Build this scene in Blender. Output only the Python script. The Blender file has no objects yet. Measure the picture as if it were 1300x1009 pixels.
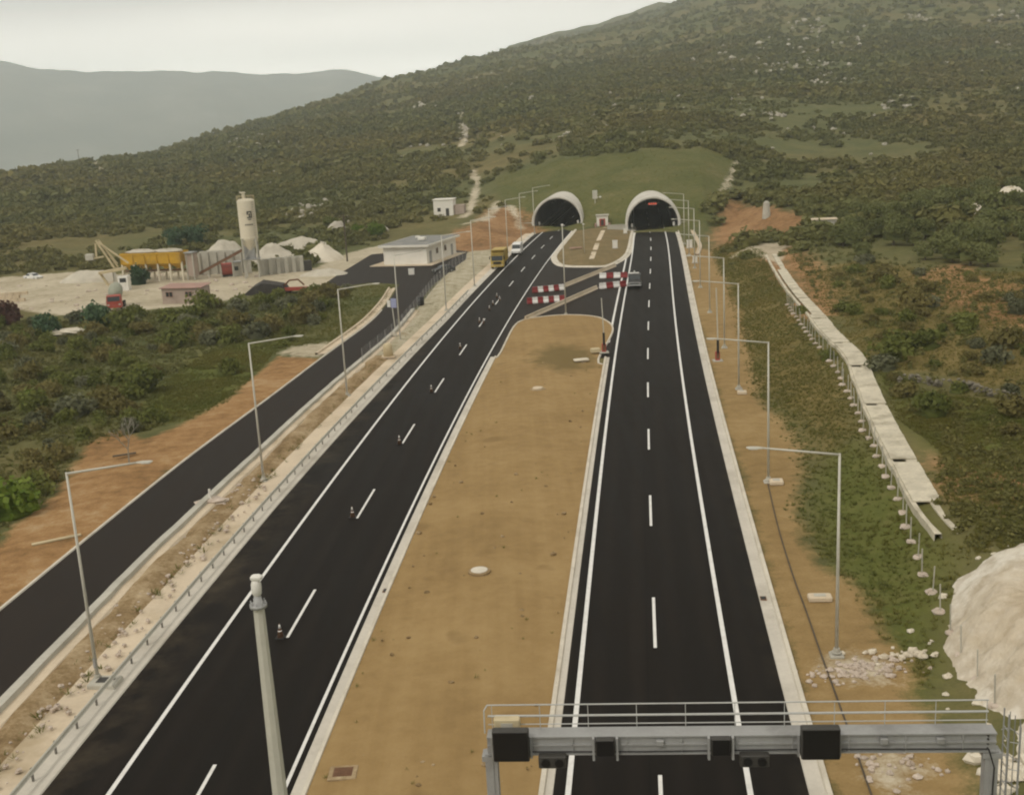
import bpy, math, random
import numpy as np
from mathutils import Vector, Matrix

random.seed(7)
S = bpy.context.scene
COL = S.collection
PI = math.pi
R_ = math.radians

# ------------------------------------------------------------------ camera
FOC, HOR, ROLL, CH = 1430.0, 346.0, R_(3.15), 27.0      # focal (px of a 1300 px wide frame), horizon distance, roll, height
_th = math.atan(HOR / FOC)
_up = np.array([-math.sin(ROLL) * math.cos(_th), math.cos(ROLL) * math.cos(_th), math.sin(_th)])
_fw = np.array([0, 0, -1.0]); _yw = _fw - _fw.dot(_up) * _up; _yw /= np.linalg.norm(_yw)
RC = np.array([np.cross(_yw, _up), _yw, _up])           # camera axes -> world axes

def ray(px, py):
    return RC @ np.array([(px - 650) / FOC, -(py - 504.5) / FOC, -1.0])
def W(px, py, z=0.0):
    """point of the photograph's pixel on the level plane z"""
    r = ray(px, py); t = (z - CH) / r[2]
    return np.array([r[0] * t, r[1] * t, z])
def P(x, y, z):
    c = RC.T @ np.array([x, y, z - CH])
    return 650 + FOC * c[0] / -c[2], 504.5 - FOC * c[1] / -c[2]
def ztop(base, py):
    """height at which the vertical through base reaches the photograph's row py"""
    lo, hi = 0.0, 40.0
    for _ in range(40):
        m = (lo + hi) / 2
        if P(base[0], base[1], base[2] + m)[1] > py: lo = m
        else: hi = m
    return lo

cam = bpy.data.cameras.new('camera'); co = bpy.data.objects.new('camera', cam); COL.objects.link(co)
cam.sensor_width = 36; cam.lens = 36 * FOC / 1300; cam.clip_start = 0.5; cam.clip_end = 30000
M = Matrix([list(RC[0]) + [0], list(RC[1]) + [0], list(RC[2]) + [CH], [0, 0, 0, 1]])
co.matrix_world = M
S.camera = co

# ------------------------------------------------------------------ scene settings
S.view_settings.view_transform = 'Standard'; S.view_settings.look = 'None'
S.view_settings.exposure = 0.15; S.view_settings.gamma = 1
S.cycles.use_denoising = True
S.cycles.max_bounces = 6; S.cycles.diffuse_bounces = 3; S.cycles.glossy_bounces = 2
S.cycles.volume_bounces = 3; S.cycles.transparent_max_bounces = 6
S.cycles.filter_width = 2.1

# ------------------------------------------------------------------ helpers: noise
def _hash(ix, iy, s):
    n = (ix * 374761393 + iy * 668265263 + s * 982451653) & 0x7fffffff
    n = ((n ^ (n >> 13)) * 1274126177) & 0x7fffffff
    return ((n ^ (n >> 16)) & 0xffff) / 65535.0
def vnoise(x, y, s=0):
    x = np.asarray(x, float); y = np.asarray(y, float)
    ix = np.floor(x).astype(np.int64); iy = np.floor(y).astype(np.int64)
    fx = x - ix; fy = y - iy
    fx = fx * fx * (3 - 2 * fx); fy = fy * fy * (3 - 2 * fy)
    a = _hash(ix, iy, s); b = _hash(ix + 1, iy, s); c = _hash(ix, iy + 1, s); d = _hash(ix + 1, iy + 1, s)
    return (a * (1 - fx) + b * fx) * (1 - fy) + (c * (1 - fx) + d * fx) * fy
def fbm(x, y, s=0, n=4):
    v = 0; a = .5
    for k in range(n):
        v = v + a * (vnoise(x * 2 ** k, y * 2 ** k, s + k) - .5); a *= .5
    return v
def sstep(a, b, x):
    t = np.clip((x - a) / (b - a), 0, 1); return t * t * (3 - 2 * t)

# ------------------------------------------------------------------ helpers: objects
def tag(o, label=None, cat=None, group=None, kind=None):
    if label: o['label'] = label
    if cat: o['category'] = cat
    if group: o['group'] = group
    if kind: o['kind'] = kind
    return o
def thing(name, label, cat, loc=(0, 0, 0), rz=0, group=None):
    o = bpy.data.objects.new(name, None); COL.objects.link(o)
    o.empty_display_size = .3
    o.location = loc; o.rotation_euler = (0, 0, rz)
    return tag(o, label, cat, group)
def kids(o): return list(o.children)
def copy_tree(o, parent=None):
    c = o.copy(); COL.objects.link(c)
    if parent: c.parent = parent
    for k in kids(o): copy_tree(k, c)
    return c

class MB:
    """collects shapes into ONE mesh"""
    def __init__(s): s.v = []; s.f = []; s.mi = []; s.m = 0
    def add(s, v, f):
        n = len(s.v); s.v += [tuple(map(float, p)) for p in v]
        s.f += [tuple(i + n for i in q) for q in f]; s.mi += [s.m] * len(f); return s
    def box(s, c, d, rz=0, rx=0):
        x, y, z = d[0] / 2, d[1] / 2, d[2] / 2
        m = Matrix.Translation(c) @ Matrix.Rotation(rz, 4, 'Z') @ Matrix.Rotation(rx, 4, 'X')
        v = [m @ Vector(p) for p in ((-x, -y, -z), (x, -y, -z), (x, y, -z), (-x, y, -z), (-x, -y, z), (x, -y, z), (x, y, z), (-x, y, z))]
        return s.add(v, [(0, 3, 2, 1), (4, 5, 6, 7), (0, 1, 5, 4), (1, 2, 6, 5), (2, 3, 7, 6), (3, 0, 4, 7)])
    def rbox(s, c, d, b=.05, rz=0):
        """box with chamfered edges all round"""
        x, y, z = d[0] / 2, d[1] / 2, d[2] / 2
        b = min(b, x * .9, y * .9, z * .9)
        rings = []
        for (zz, i) in ((-z, b), (-z + b, 0), (z - b, 0), (z, b)):
            X, Y = x - i, y - i; k = b
            rings.append([(-X + k, -Y, zz), (X - k, -Y, zz), (X, -Y + k, zz), (X, Y - k, zz), (X - k, Y, zz), (-X + k, Y, zz), (-X, Y - k, zz), (-X, -Y + k, zz)])
        m = Matrix.Translation(c) @ Matrix.Rotation(rz, 4, 'Z')
        v = [m @ Vector(p) for r in rings for p in r]
        f = [tuple(reversed(range(8))), tuple(range(24, 32))]
        for r in range(3):
            for i in range(8):
                j = (i + 1) % 8; f.append((r * 8 + i, r * 8 + j, r * 8 + 8 + j, r * 8 + 8 + i))
        return s.add(v, f)
    def bar(s, a, b, r, r2=None, n=8):
        a, b = Vector(a), Vector(b); r2 = r if r2 is None else r2
        d = (b - a).normalized(); u = d.orthogonal().normalized(); w = d.cross(u)
        v = []
        for c, q in ((a, r), (b, r2)):
            for i in range(n):
                t = 2 * PI * i / n; v.append(c + (u * math.cos(t) + w * math.sin(t)) * q)
        f = [(i, (i + 1) % n, n + (i + 1) % n, n + i) for i in range(n)]
        f += [tuple(reversed(range(n))), tuple(range(n, 2 * n))]
        return s.add(v, f)
    def tube(s, pts, r, n=8):
        for a, b in zip(pts, pts[1:]): s.bar(a, b, r, n=n)
        return s
    def beam(s, a, b, w, h):
        """rectangular bar from a to b, width w, height h"""
        a, b = Vector(a), Vector(b); d = (b - a).normalized()
        side = d.cross(Vector((0, 0, 1)))
        if side.length < 1e-3: side = Vector((1, 0, 0))
        side.normalize(); up = side.cross(d)
        v = []
        for c in (a, b):
            for i, j in ((-1, -1), (1, -1), (1, 1), (-1, 1)): v.append(c + side * (i * w / 2) + up * (j * h / 2))
        return s.add(v, [(0, 1, 2, 3), (7, 6, 5, 4), (0, 4, 5, 1), (1, 5, 6, 2), (2, 6, 7, 3), (3, 7, 4, 0)])
    def lathe(s, prof, c=(0, 0, 0), n=16):
        """prof: (radius, z) pairs"""
        v = [(c[0] + r * math.cos(2 * PI * i / n), c[1] + r * math.sin(2 * PI * i / n), c[2] + z) for r, z in prof for i in range(n)]
        f = []
        for k in range(len(prof) - 1):
            for i in range(n):
                j = (i + 1) % n; f.append((k * n + i, k * n + j, k * n + n + j, k * n + n + i))
        f += [tuple(reversed(range(n))), tuple(range((len(prof) - 1) * n, len(prof) * n))]
        return s.add(v, f)
    def prism(s, poly, z0, z1):
        n = len(poly)
        v = [(p[0], p[1], z0) for p in poly] + [(p[0], p[1], z1) for p in poly]
        f = [(i, (i + 1) % n, n + (i + 1) % n, n + i) for i in range(n)]
        return s.add(v, f + [tuple(reversed(range(n))), tuple(range(n, 2 * n))])
    def side(s, prof, x0, x1, inset=0, zi=1e9):
        """side-view outline (y, z) extruded across x; points above zi are pulled in by inset"""
        n = len(prof)
        v = [(x0 + (inset if z > zi else 0), y, z) for y, z in prof] + [(x1 - (inset if z > zi else 0), y, z) for y, z in prof]
        f = [(i, n + i, n + (i + 1) % n, (i + 1) % n) for i in range(n)]
        return s.add(v, f + [tuple(range(n)), tuple(reversed(range(n, 2 * n)))])
    def blob(s, c, rad, seed=0, n=10, m=6, j=.22):
        rg = random.Random(seed); v = []; f = []
        for k in range(m + 1):
            t = PI * k / m
            for i in range(n):
                a = 2 * PI * i / n; q = 1 + rg.uniform(-j, j)
                v.append((c[0] + rad[0] * q * math.sin(t) * math.cos(a), c[1] + rad[1] * q * math.sin(t) * math.sin(a), c[2] + rad[2] * q * math.cos(t)))
        for k in range(m):
            for i in range(n):
                jn = (i + 1) % n; f.append((k * n + i, k * n + n + i, k * n + n + jn, k * n + jn))
        return s.add(v, f)
    def mesh(s, name, mats, smooth=False):
        me = bpy.data.meshes.new(name); me.from_pydata(s.v, [], s.f)
        for m in (mats if isinstance(mats, (list, tuple)) else [mats]): me.materials.append(m)
        if any(s.mi): me.polygons.foreach_set('material_index', s.mi)
        if smooth: me.polygons.foreach_set('use_smooth', [True] * len(s.f))
        me.update(); return me
    def build(s, name, mats, parent=None, smooth=False):
        o = bpy.data.objects.new(name, s.mesh(name, mats, smooth)); COL.objects.link(o)
        if parent: o.parent = parent
        return o

def np_mesh(name, V, F, mat, smooth=False, attrs=None):
    """mesh from arrays; F is (n,4) or (n,3)"""
    me = bpy.data.meshes.new(name)
    V = np.asarray(V, np.float32); F = np.asarray(F, np.int32); k = F.shape[1]
    me.vertices.add(len(V)); me.vertices.foreach_set('co', V.ravel())
    me.loops.add(F.size); me.loops.foreach_set('vertex_index', F.ravel())
    me.polygons.add(len(F)); me.polygons.foreach_set('loop_start', np.arange(0, F.size, k, dtype=np.int32))
    me.polygons.foreach_set('loop_total', np.full(len(F), k, np.int32))
    if smooth: me.polygons.foreach_set('use_smooth', np.ones(len(F), bool))
    me.materials.append(mat)
    for nm, (dom, arr) in (attrs or {}).items():
        a = me.attributes.new(nm, 'FLOAT', dom); a.data.foreach_set('value', np.asarray(arr, np.float32))
    me.update(); me.validate()
    o = bpy.data.objects.new(name, me); COL.objects.link(o); return o

# ------------------------------------------------------------------ materials
def nt(name):
    m = bpy.data.materials.new(name); m.use_nodes = True; t = m.node_tree
    b = t.nodes['Principled BSDF']; return m, t, b
def nnode(t, ty, **kw):
    n = t.nodes.new(ty)
    for k, v in kw.items():
        if isinstance(k, str) and hasattr(n, k): setattr(n, k, v)
    return n
def lk(t, a, b): t.links.new(a, b)
def noise(t, vec, scale, detail=4, rough=.55):
    n = t.nodes.new('ShaderNodeTexNoise'); n.inputs['Scale'].default_value = scale
    n.inputs['Detail'].default_value = detail; n.inputs['Roughness'].default_value = rough
    lk(t, vec, n.inputs['Vector']); return n.outputs['Fac']
def ramp(t, fac, stops):
    r = t.nodes.new('ShaderNodeValToRGB'); e = r.color_ramp.elements
    while len(e) < len(stops): e.new(.5)
    for q, (p, c) in zip(e, stops): q.position = p; q.color = (*c, 1) if len(c) == 3 else c
    lk(t, fac, r.inputs['Fac']); return r.outputs['Color']
def mixc(t, fac, a, b, mode='MIX'):
    n = t.nodes.new('ShaderNodeMix'); n.data_type = 'RGBA'; n.blend_type = mode
    ins = [i for i in n.inputs if i.type == 'RGBA']
    f = [i for i in n.inputs if i.type == 'VALUE'][0]
    for s_, q in ((fac, f), (a, ins[0]), (b, ins[1])):
        if hasattr(s_, 'is_output'): lk(t, s_, q)
        elif isinstance(s_, (int, float)): q.default_value = s_
        else: q.default_value = (*s_, 1)
    return [o for o in n.outputs if o.type == 'RGBA'][0]
def math_(t, op, a, b=None, c=None, clamp=False):
    n = t.nodes.new('ShaderNodeMath'); n.operation = op; n.use_clamp = clamp
    for i, v in enumerate((a, b, c)):
        if v is None: continue
        if hasattr(v, 'is_output'): lk(t, v, n.inputs[i])
        else: n.inputs[i].default_value = v
    return n.outputs[0]
def mrange(t, v, a, b, c=0, d=1):
    n = t.nodes.new('ShaderNodeMapRange'); lk(t, v, n.inputs[0])
    for i, q in enumerate((a, b, c, d)): n.inputs[i + 1].default_value = q
    return n.outputs[0]
def bump(t, b, h, s=.3, d=.05):
    n = t.nodes.new('ShaderNodeBump'); n.inputs['Strength'].default_value = s; n.inputs['Distance'].default_value = d
    lk(t, h, n.inputs['Height']); lk(t, n.outputs[0], b.inputs['Normal'])
def pos(t, obj=False):
    if obj:
        return t.nodes.new('ShaderNodeTexCoord').outputs['Object']
    return t.nodes.new('ShaderNodeNewGeometry').outputs['Position']
def attr(t, name):
    n = t.nodes.new('ShaderNodeAttribute'); n.attribute_name = name; return n.outputs['Fac']

def basic(name, c, rough=.6, var=.15, scale=1.5, fine=12, dirt=None, dirt_amt=.5, bmp=0, spec=.35, metal=0, obj=False):
    m, t, b = nt(name); p = pos(t, obj)
    n1 = noise(t, p, scale, 5); n2 = noise(t, p, fine, 3)
    f = math_(t, 'ADD', math_(t, 'MULTIPLY', n1, .65), math_(t, 'MULTIPLY', n2, .35))
    col = ramp(t, f, [(.3, [x * (1 - var) for x in c]), (.7, [min(1, x * (1 + var)) for x in c])])
    if dirt:
        n3 = noise(t, p, scale * .6, 6, .65)
        col = mixc(t, math_(t, 'MULTIPLY', mrange(t, n3, .5, .7), dirt_amt), col, dirt)
    lk(t, col, b.inputs['Base Color'])
    b.inputs['Roughness'].default_value = rough; b.inputs['Metallic'].default_value = metal
    b.inputs['Specular IOR Level'].default_value = spec
    if bmp: bump(t, b, f, bmp, .05)
    return m

MT = {}
MT['line'] = basic('road paint white', (.74, .73, .70), .6, .08, 2, 9, (.35, .33, .3), .25)
MT['kerb'] = basic('kerb concrete', (.60, .55, .46), .8, .14, .5, 6, (.30, .25, .18), .5, .3)
MT['gutter'] = basic('gutter concrete', (.56, .52, .45), .8, .12, .35, 5, (.30, .26, .20), .5, .2)
MT['apron'] = basic('pale concrete apron', (.60, .50, .37), .85, .12, .3, 4, (.34, .26, .15), .7, .2)
MT['terracestone'] = basic('lichened terrace stone', (.20, .18, .14), .95, .35, 1.2, 4, (.09, .08, .05), .6)
MT['railgrey'] = basic('light grey rail', (.44, .44, .42), .5, .1)
MT['railpost'] = basic('guardrail post steel', (.16, .15, .13), .6, .15)
MT['channel'] = basic('pale channel concrete', (.56, .51, .40), .95, .24, .8, 5, (.27, .235, .16), .8, .5)
MT['conc'] = basic('weathered concrete', (.46, .44, .38), .85, .16, .4, 3, (.26, .24, .19), .5, .3)
MT['portal'] = basic('portal concrete', (.56, .535, .48), .85, .12, .3, 2.5, (.28, .26, .22), .5, .2)
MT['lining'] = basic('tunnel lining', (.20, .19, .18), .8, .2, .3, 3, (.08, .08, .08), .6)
MT['galv'] = basic('galvanised steel', (.35, .35, .345), .55, .12, .8, 8, (.17, .165, .155), .6, metal=.2)
MT['pole'] = basic('pale painted pole', (.56, .54, .47), .5, .08, 1, 8, (.38, .36, .30), .3, metal=.1)
MT['white'] = basic('white paint', (.76, .74, .69), .5, .05, .6, 6, (.5, .46, .38), .4)
MT['wall'] = basic('white render wall', (.78, .75, .68), .8, .05, .4, 5, (.55, .5, .4), .4)
MT['roofgrey'] = basic('grey roof felt', (.22, .22, .21), .9, .2, .5, 4, (.34, .32, .28), .6)
MT['black'] = basic('black plastic', (.016, .015, .014), .5, .2)
MT['screen'] = basic('dark sign screen', (.008, .007, .007), .55, .2)
MT['dark'] = basic('dark steel', (.05, .047, .042), .6, .2)
MT['rubber'] = basic('tyre rubber', (.02, .019, .018), .85, .2)
MT['red'] = basic('red plastic', (.24, .03, .032), .5, .12, 1.5, 8, (.2, .06, .05), .4)
MT['redpaint'] = basic('red machine paint', (.36, .07, .05), .5, .15, 1, 8, (.2, .1, .07), .5)
MT['whiteplastic'] = basic('white plastic', (.78, .76, .73), .45, .05, 1.5, 8, (.55, .5, .45), .4)
MT['yellow'] = basic('yellow truck paint', (.46, .33, .07), .5, .15, .8, 6, (.26, .2, .1), .6)
MT['hopper'] = basic('orange yellow hopper paint', (.58, .34, .03), .55, .15, .6, 4, (.3, .19, .07), .7)
MT['cream'] = basic('cream machine paint', (.55, .46, .29), .6, .12, .8, 5, (.34, .27, .16), .6)
MT['silo'] = basic('cream silo paint', (.68, .62, .49), .55, .07, .4, 3, (.46, .4, .3), .5)
MT['pink'] = basic('pink grey block wall', (.40, .32, .27), .9, .12, .6, 4, (.26, .21, .17), .6)
MT['pinkroof'] = basic('faded red roof sheet', (.36, .22, .18), .8, .15, .8, 4, (.26, .2, .17), .5)
MT['glass'] = basic('dark glass', (.03, .035, .038), .12, .1, spec=.6)
MT['chrome'] = basic('silver trim', (.5, .5, .5), .3, .05, metal=.6)
MT['carblack'] = basic('black car paint', (.016, .016, .017), .45, .1, spec=.6, dirt=(.09, .08, .07), dirt_amt=.5)
MT['van'] = basic('white van paint', (.74, .73, .71), .3, .04, dirt=(.5, .47, .42), dirt_amt=.3, spec=.5)
MT['tarp'] = basic('dark tarpaulin', (.045, .04, .036), .8, .3, .8, 4, (.1, .085, .07), .5, .4)
MT['wood'] = basic('dark timber', (.09, .07, .05), .85, .25, 1, 8)
MT['rock'] = basic('pale limestone', (.46, .42, .35), .95, .2, .4, 2, (.26, .24, .2), .5, .4)
MT['lime'] = basic('white crushed limestone', (.66, .60, .49), .95, .1, .35, 2.5, (.46, .38, .27), .75, .5)
MT['gravel'] = basic('grey gravel heap', (.50, .46, .38), .95, .15, .5, 3, (.33, .29, .22), .5, .5)
MT['rubble'] = basic('pink grey rubble', (.52, .44, .37), .95, .2, 2, 10, (.28, .2, .13), .5, .5)
MT['lampglass'] = basic('lamp lens', (.5, .5, .46), .2, .05)
MT['rust'] = basic('rusty iron', (.17, .09, .05), .8, .25, 3, 14)
MT['blue'] = basic('pale blue sign face', (.32, .34, .52), .5, .08)
MT['bark'] = basic('grey bark', (.17, .14, .10), .9, .25, 3, 14, bmp=.4)
MT['palebark'] = basic('bare grey twigs', (.30, .28, .23), .9, .2, 3, 14)
MT['green_tank'] = basic('grey green drum paint', (.30, .31, .24), .55, .15, .8, 6, (.2, .18, .14), .5)

def asphalt(name, c, tr=False, spec=.11):
    m, t, b = nt(name); p = pos(t)
    big = noise(t, p, .05, 4, .6); mid = noise(t, p, .7, 4); fine = noise(t, p, 25, 2, .7)
    mp = nnode(t, 'ShaderNodeMapping'); lk(t, p, mp.inputs['Vector'])
    mp.inputs['Rotation'].default_value = (0, 0, R_(7)); mp.inputs['Scale'].default_value = (1.1, .03, 1)
    streak = noise(t, mp.outputs[0], 1.0, 3)
    f = math_(t, 'ADD', math_(t, 'ADD', math_(t, 'MULTIPLY', big, .35), math_(t, 'MULTIPLY', streak, .35)), math_(t, 'ADD', math_(t, 'MULTIPLY', mid, .12), math_(t, 'MULTIPLY', fine, .18)))
    col = ramp(t, f, [(.32, [x * .66 for x in c]), (.5, c), (.68, [x * 1.55 for x in c])])
    rough = mrange(t, f, .3, .7, .60, .80)
    if tr:
        u = attr(t, 'across'); w = math_(t, 'PINGPONG', math_(t, 'ADD', u, 1.875 - .92 + 40 * 1.875), .9375)
        tk = math_(t, 'MULTIPLY', mrange(t, w, .55, .15), mrange(t, streak, .3, .65))
        col = mixc(t, math_(t, 'MULTIPLY', tk, .55), col, [x * 2.0 for x in c])
        dust = noise(t, p, .4, 5, .65); edge = mrange(t, math_(t, 'ABSOLUTE', math_(t, 'SUBTRACT', u, math_(t, 'MULTIPLY', dust, .8))), 4.6, 6.6)
        col = mixc(t, math_(t, 'MULTIPLY', math_(t, 'MULTIPLY', edge, mrange(t, dust, .42, .66)), .22), col, (.16, .125, .08))
        jw = math_(t, 'ABSOLUTE', math_(t, 'ADD', u, .42)); col = mixc(t, math_(t, 'MULTIPLY', mrange(t, jw, .05, .015), .6), col, [x * .45 for x in c])
        oil = noise(t, p, .9, 2, .5); col = mixc(t, math_(t, 'MULTIPLY', mrange(t, oil, .72, .78), .6), col, [x * .5 for x in c])
    lk(t, col, b.inputs['Base Color']); b.inputs['Specular IOR Level'].default_value = spec; lk(t, rough, b.inputs['Roughness'])
    bump(t, b, fine, .25, .02); return m
MT['asphalt'] = asphalt('new asphalt', (.0088, .0066, .0050), True)
MT['asphalt_b'] = asphalt('older asphalt', (.021, .0158, .0126))

def soil(name, stops, sc=.12, bm=.5, spots=None, dark_patch=None):
    m, t, b = nt(name); p = pos(t)
    f = math_(t, 'ADD', math_(t, 'ADD', math_(t, 'MULTIPLY', noise(t, p, sc, 6, .62), .55), math_(t, 'MULTIPLY', noise(t, p, sc * 9, 4, .6), .3)), math_(t, 'MULTIPLY', noise(t, p, 9, 3, .7), .15))
    mp = nnode(t, 'ShaderNodeMapping'); lk(t, p, mp.inputs['Vector'])
    mp.inputs['Rotation'].default_value = (0, 0, R_(5)); mp.inputs['Scale'].default_value = (1.4, .05, 1)
    f2 = math_(t, 'ADD', math_(t, 'MULTIPLY', f, .8), math_(t, 'MULTIPLY', noise(t, mp.outputs[0], .8, 4), .2))
    col = ramp(t, f2, stops)
    pats = noise(t, p, .33, 2, .4)
    col = mixc(t, math_(t, 'MULTIPLY', mrange(t, pats, .66, .74), .55), col, spots or (.20, .13, .055))
    peb = noise(t, p, 2.2, 2, .5)
    col = mixc(t, math_(t, 'MULTIPLY', mrange(t, peb, .76, .80), .35), col, (.15, .10, .05))
    col = mixc(t, math_(t, 'MULTIPLY', mrange(t, noise(t, p, 3.1, 2, .5), .76, .80), .3), col, (.5, .42, .3))
    if dark_patch:                                              # a darker patch with ragged edges, mixed into the soil colour
        mp2 = nnode(t, 'ShaderNodeMapping'); lk(t, p, mp2.inputs['Vector']); mp2.inputs['Location'].default_value = (-dark_patch[0] / dark_patch[2], -dark_patch[1] / dark_patch[3], 0); mp2.inputs['Scale'].default_value = (1 / dark_patch[2], 1 / dark_patch[3], 0)
        ln = t.nodes.new('ShaderNodeVectorMath'); ln.operation = 'LENGTH'; lk(t, mp2.outputs[0], ln.inputs[0])
        dq = math_(t, 'ADD', ln.outputs['Value'], math_(t, 'MULTIPLY', math_(t, 'SUBTRACT', noise(t, p, .45, 4, .6), .5), 1.3))
        col = mixc(t, math_(t, 'MULTIPLY', mrange(t, dq, 1.1, .6), .8), col, (.145, .108, .042))
    lk(t, col, b.inputs['Base Color']); b.inputs['Roughness'].default_value = .95; b.inputs['Specular IOR Level'].default_value = .1
    bump(t, b, f, bm, .12); return m
TAN = [(.34, (.225, .148, .064)), (.48, (.295, .196, .085)), (.62, (.355, .245, .113)), (.74, (.41, .30, .15))]
_dp = W(715, 457); MT['median'] = soil('tan median soil', TAN, dark_patch=(_dp[0], _dp[1], 4.2, 8.5))
MT['strip'] = soil('rough brown fill', [(.36, (.13, .085, .04)), (.48, (.27, .19, .10)), (.62, (.46, .36, .23))], .45, .9)
MT['gravelstrip'] = soil('pale gravel fill', [(.34, (.20, .175, .10)), (.46, (.36, .32, .22)), (.62, (.52, .47, .36))], .4, .9)
MT['island'] = soil('dry grass and brown soil', [(.3, (.12, .095, .045)), (.5, (.19, .145, .07)), (.72, (.28, .2, .1))], .2, .6)

# foliage: 'tint' is the leaf's own kind of green (per leaf), large patches of different species by place
def foliage(name, a, b_, c_, patch=None, rnd=True):
    m, t, b = nt(name); p = pos(t)
    ti = attr(t, 'tint')
    oi = t.nodes.new('ShaderNodeObjectInfo').outputs['Random'] if rnd else None
    f = math_(t, 'ADD', math_(t, 'MULTIPLY', ti, .62), math_(t, 'MULTIPLY', oi if rnd else noise(t, p, .13, 2), .38))
    col = ramp(t, f, [(.1, a), (.5, b_), (.92, c_)])
    if patch:
        n = noise(t, p, patch[0], 4, .6)
        col = mixc(t, mrange(t, n, .42, .62), col, patch[1], 'MULTIPLY')
    lk(t, col, b.inputs['Base Color']); b.inputs['Roughness'].default_value = .75; b.inputs['Specular IOR Level'].default_value = .2
    tr = t.nodes.new('ShaderNodeBsdfTranslucent'); lk(t, col, tr.inputs['Color'])
    mx = t.nodes.new('ShaderNodeMixShader'); mx.inputs[0].default_value = .35
    lk(t, b.outputs[0], mx.inputs[1]); lk(t, tr.outputs[0], mx.inputs[2])
    lk(t, mx.outputs[0], t.nodes['Material Output'].inputs['Surface']); return m
MT['maquis'] = foliage('maquis leaves', (0.103, 0.110, 0.0344), (0.154, 0.159, 0.0516), (0.221, 0.216, 0.0774), (.012, (1.14, 1.0, .94)), False)
MT['bush'] = foliage('bush leaves', (0.082, 0.098, 0.0221), (0.149, 0.166, 0.0391), (0.242, 0.250, 0.0697))
MT['olive'] = foliage('olive leaves', (0.095, 0.108, 0.0361), (0.170, 0.183, 0.0636), (0.247, 0.255, 0.1032))
MT['brown'] = foliage('brown dry scrub', (0.108, 0.096, 0.0306), (0.180, 0.156, 0.0510), (0.258, 0.218, 0.0808))
MT['lush'] = foliage('bright green leaves', (.05, .085, .012), (.12, .185, .02), (.22, .28, .05))
MT['bluegreen'] = foliage('blue green leaves', (.030, .060, .030), (.062, .115, .055), (.12, .18, .09))
MT['redbush'] = foliage('reddish leaves', (.07, .028, .022), (.12, .06, .045), (.17, .10, .07))
MT['greyleaf'] = foliage('grey green leaves', (.08, .085, .045), (.15, .155, .085), (.23, .23, .14))
MT['drygrass'] = foliage('dry grass blades', (0.134, 0.123, 0.0289), (0.206, 0.182, 0.0510), (0.288, 0.244, 0.0850), None, False)
MT['grass'] = foliage('grass blades', (.075, .094, .017), (.130, .146, .032), (.205, .198, .062), (.08, (1.2, 1.0, .9)), False)

# ------------------------------------------------------------------ the two carriageways, as smooth plan curves
def fit(px, off, deg=4):
    pts = [W(*q) for q in px]
    return [(p[1], p[0] - off) for p in pts]
Rp = (fit([(705, 1009), (720.5, 840), (742, 700), (758, 571), (772, 480), (780, 430)], -4.4) +
      fit([(838, 1000), (828.5, 790), (825, 645), (824.5, 555), (824.5, 491), (824, 447), (824, 414), (826, 340), (826, 325), (827, 310), (827, 297)], 0) +
      fit([(953, 1009), (924, 840), (898, 700), (877, 570), (864.5, 459), (853, 380), (843.5, 290)], 3.65) +
      fit([(1031.6, 1009), (995.5, 884), (956.6, 729), (920, 589), (896, 494), (872, 380), (854, 291.5)], 6.0))
Lp = (fit([(265, 997), (384, 781), (467, 640), (520, 551), (556, 491), (592, 437.5), (650, 361), (664, 343), (686, 318), (704, 299)], 0) +
      fit([(370, 1009), (452, 820), (508, 700), (566, 570), (629, 440), (664, 379), (705, 316), (722, 298)], 4.0) +
      fit([(133, 1009), (322, 746), (340, 723), (461, 560), (505, 500), (600, 388), (637, 346), (672, 313), (705, 282)], -3.85))
def polyc(pts, deg, y0, y1):
    a = np.array(pts); c = np.polyfit(a[:, 0] / 100, a[:, 1], deg); d = np.polyder(c)
    def f(y):
        y = np.asarray(y, float); yc = np.clip(y, y0, y1)
        return np.polyval(c, yc / 100) + (y - yc) * np.polyval(d, yc / 100) / 100
    return f
XR = polyc(Rp, 4, 40, 275); XL = polyc(Lp, 4, 42, 292)
def tang(f, y): return (float(f(y + .5)) - float(f(y - .5)))
def onroad(f, y, d, z=0):
    """point at distance d right of the reference curve at depth y"""
    k = tang(f, y); n = math.hypot(1, k)
    return np.array([float(f(y)) + d / n, y - d * k / n, z])
def road_path(f, y0, y1, step=2.0):
    ys = np.linspace(y0, y1, max(2, int((y1 - y0) / step)))
    return np.array([[float(f(y)), y] for y in ys])
def smooth_path(pts, step=1.0, closed=False):
    """Catmull-Rom through plan points, resampled evenly"""
    p = np.array([q[:2] for q in pts], float); n = len(p); out = []
    rng = range(n if closed else n - 1)
    for i in rng:
        if closed: a, b, c, d = p[(i - 1) % n], p[i], p[(i + 1) % n], p[(i + 2) % n]
        else: a, b, c, d = p[max(i - 1, 0)], p[i], p[i + 1], p[min(i + 2, n - 1)]
        k = max(2, int(np.hypot(*(c - b)) / step))
        for j in range(k):
            t = j / k
            out.append(.5 * ((2 * b) + (c - a) * t + (2 * a - 5 * b + 4 * c - d) * t * t + (3 * b - a - 3 * c + d) * t ** 3))
    if not closed: out.append(p[-1])
    return np.array(out)
def normals(p, closed=False):
    if closed: d = np.roll(p, -1, 0) - np.roll(p, 1, 0)
    else: d = np.gradient(p, axis=0)
    d /= np.linalg.norm(d, axis=1)[:, None] + 1e-9
    return np.stack([d[:, 1], -d[:, 0]], 1)             # to the right of travel
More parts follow.
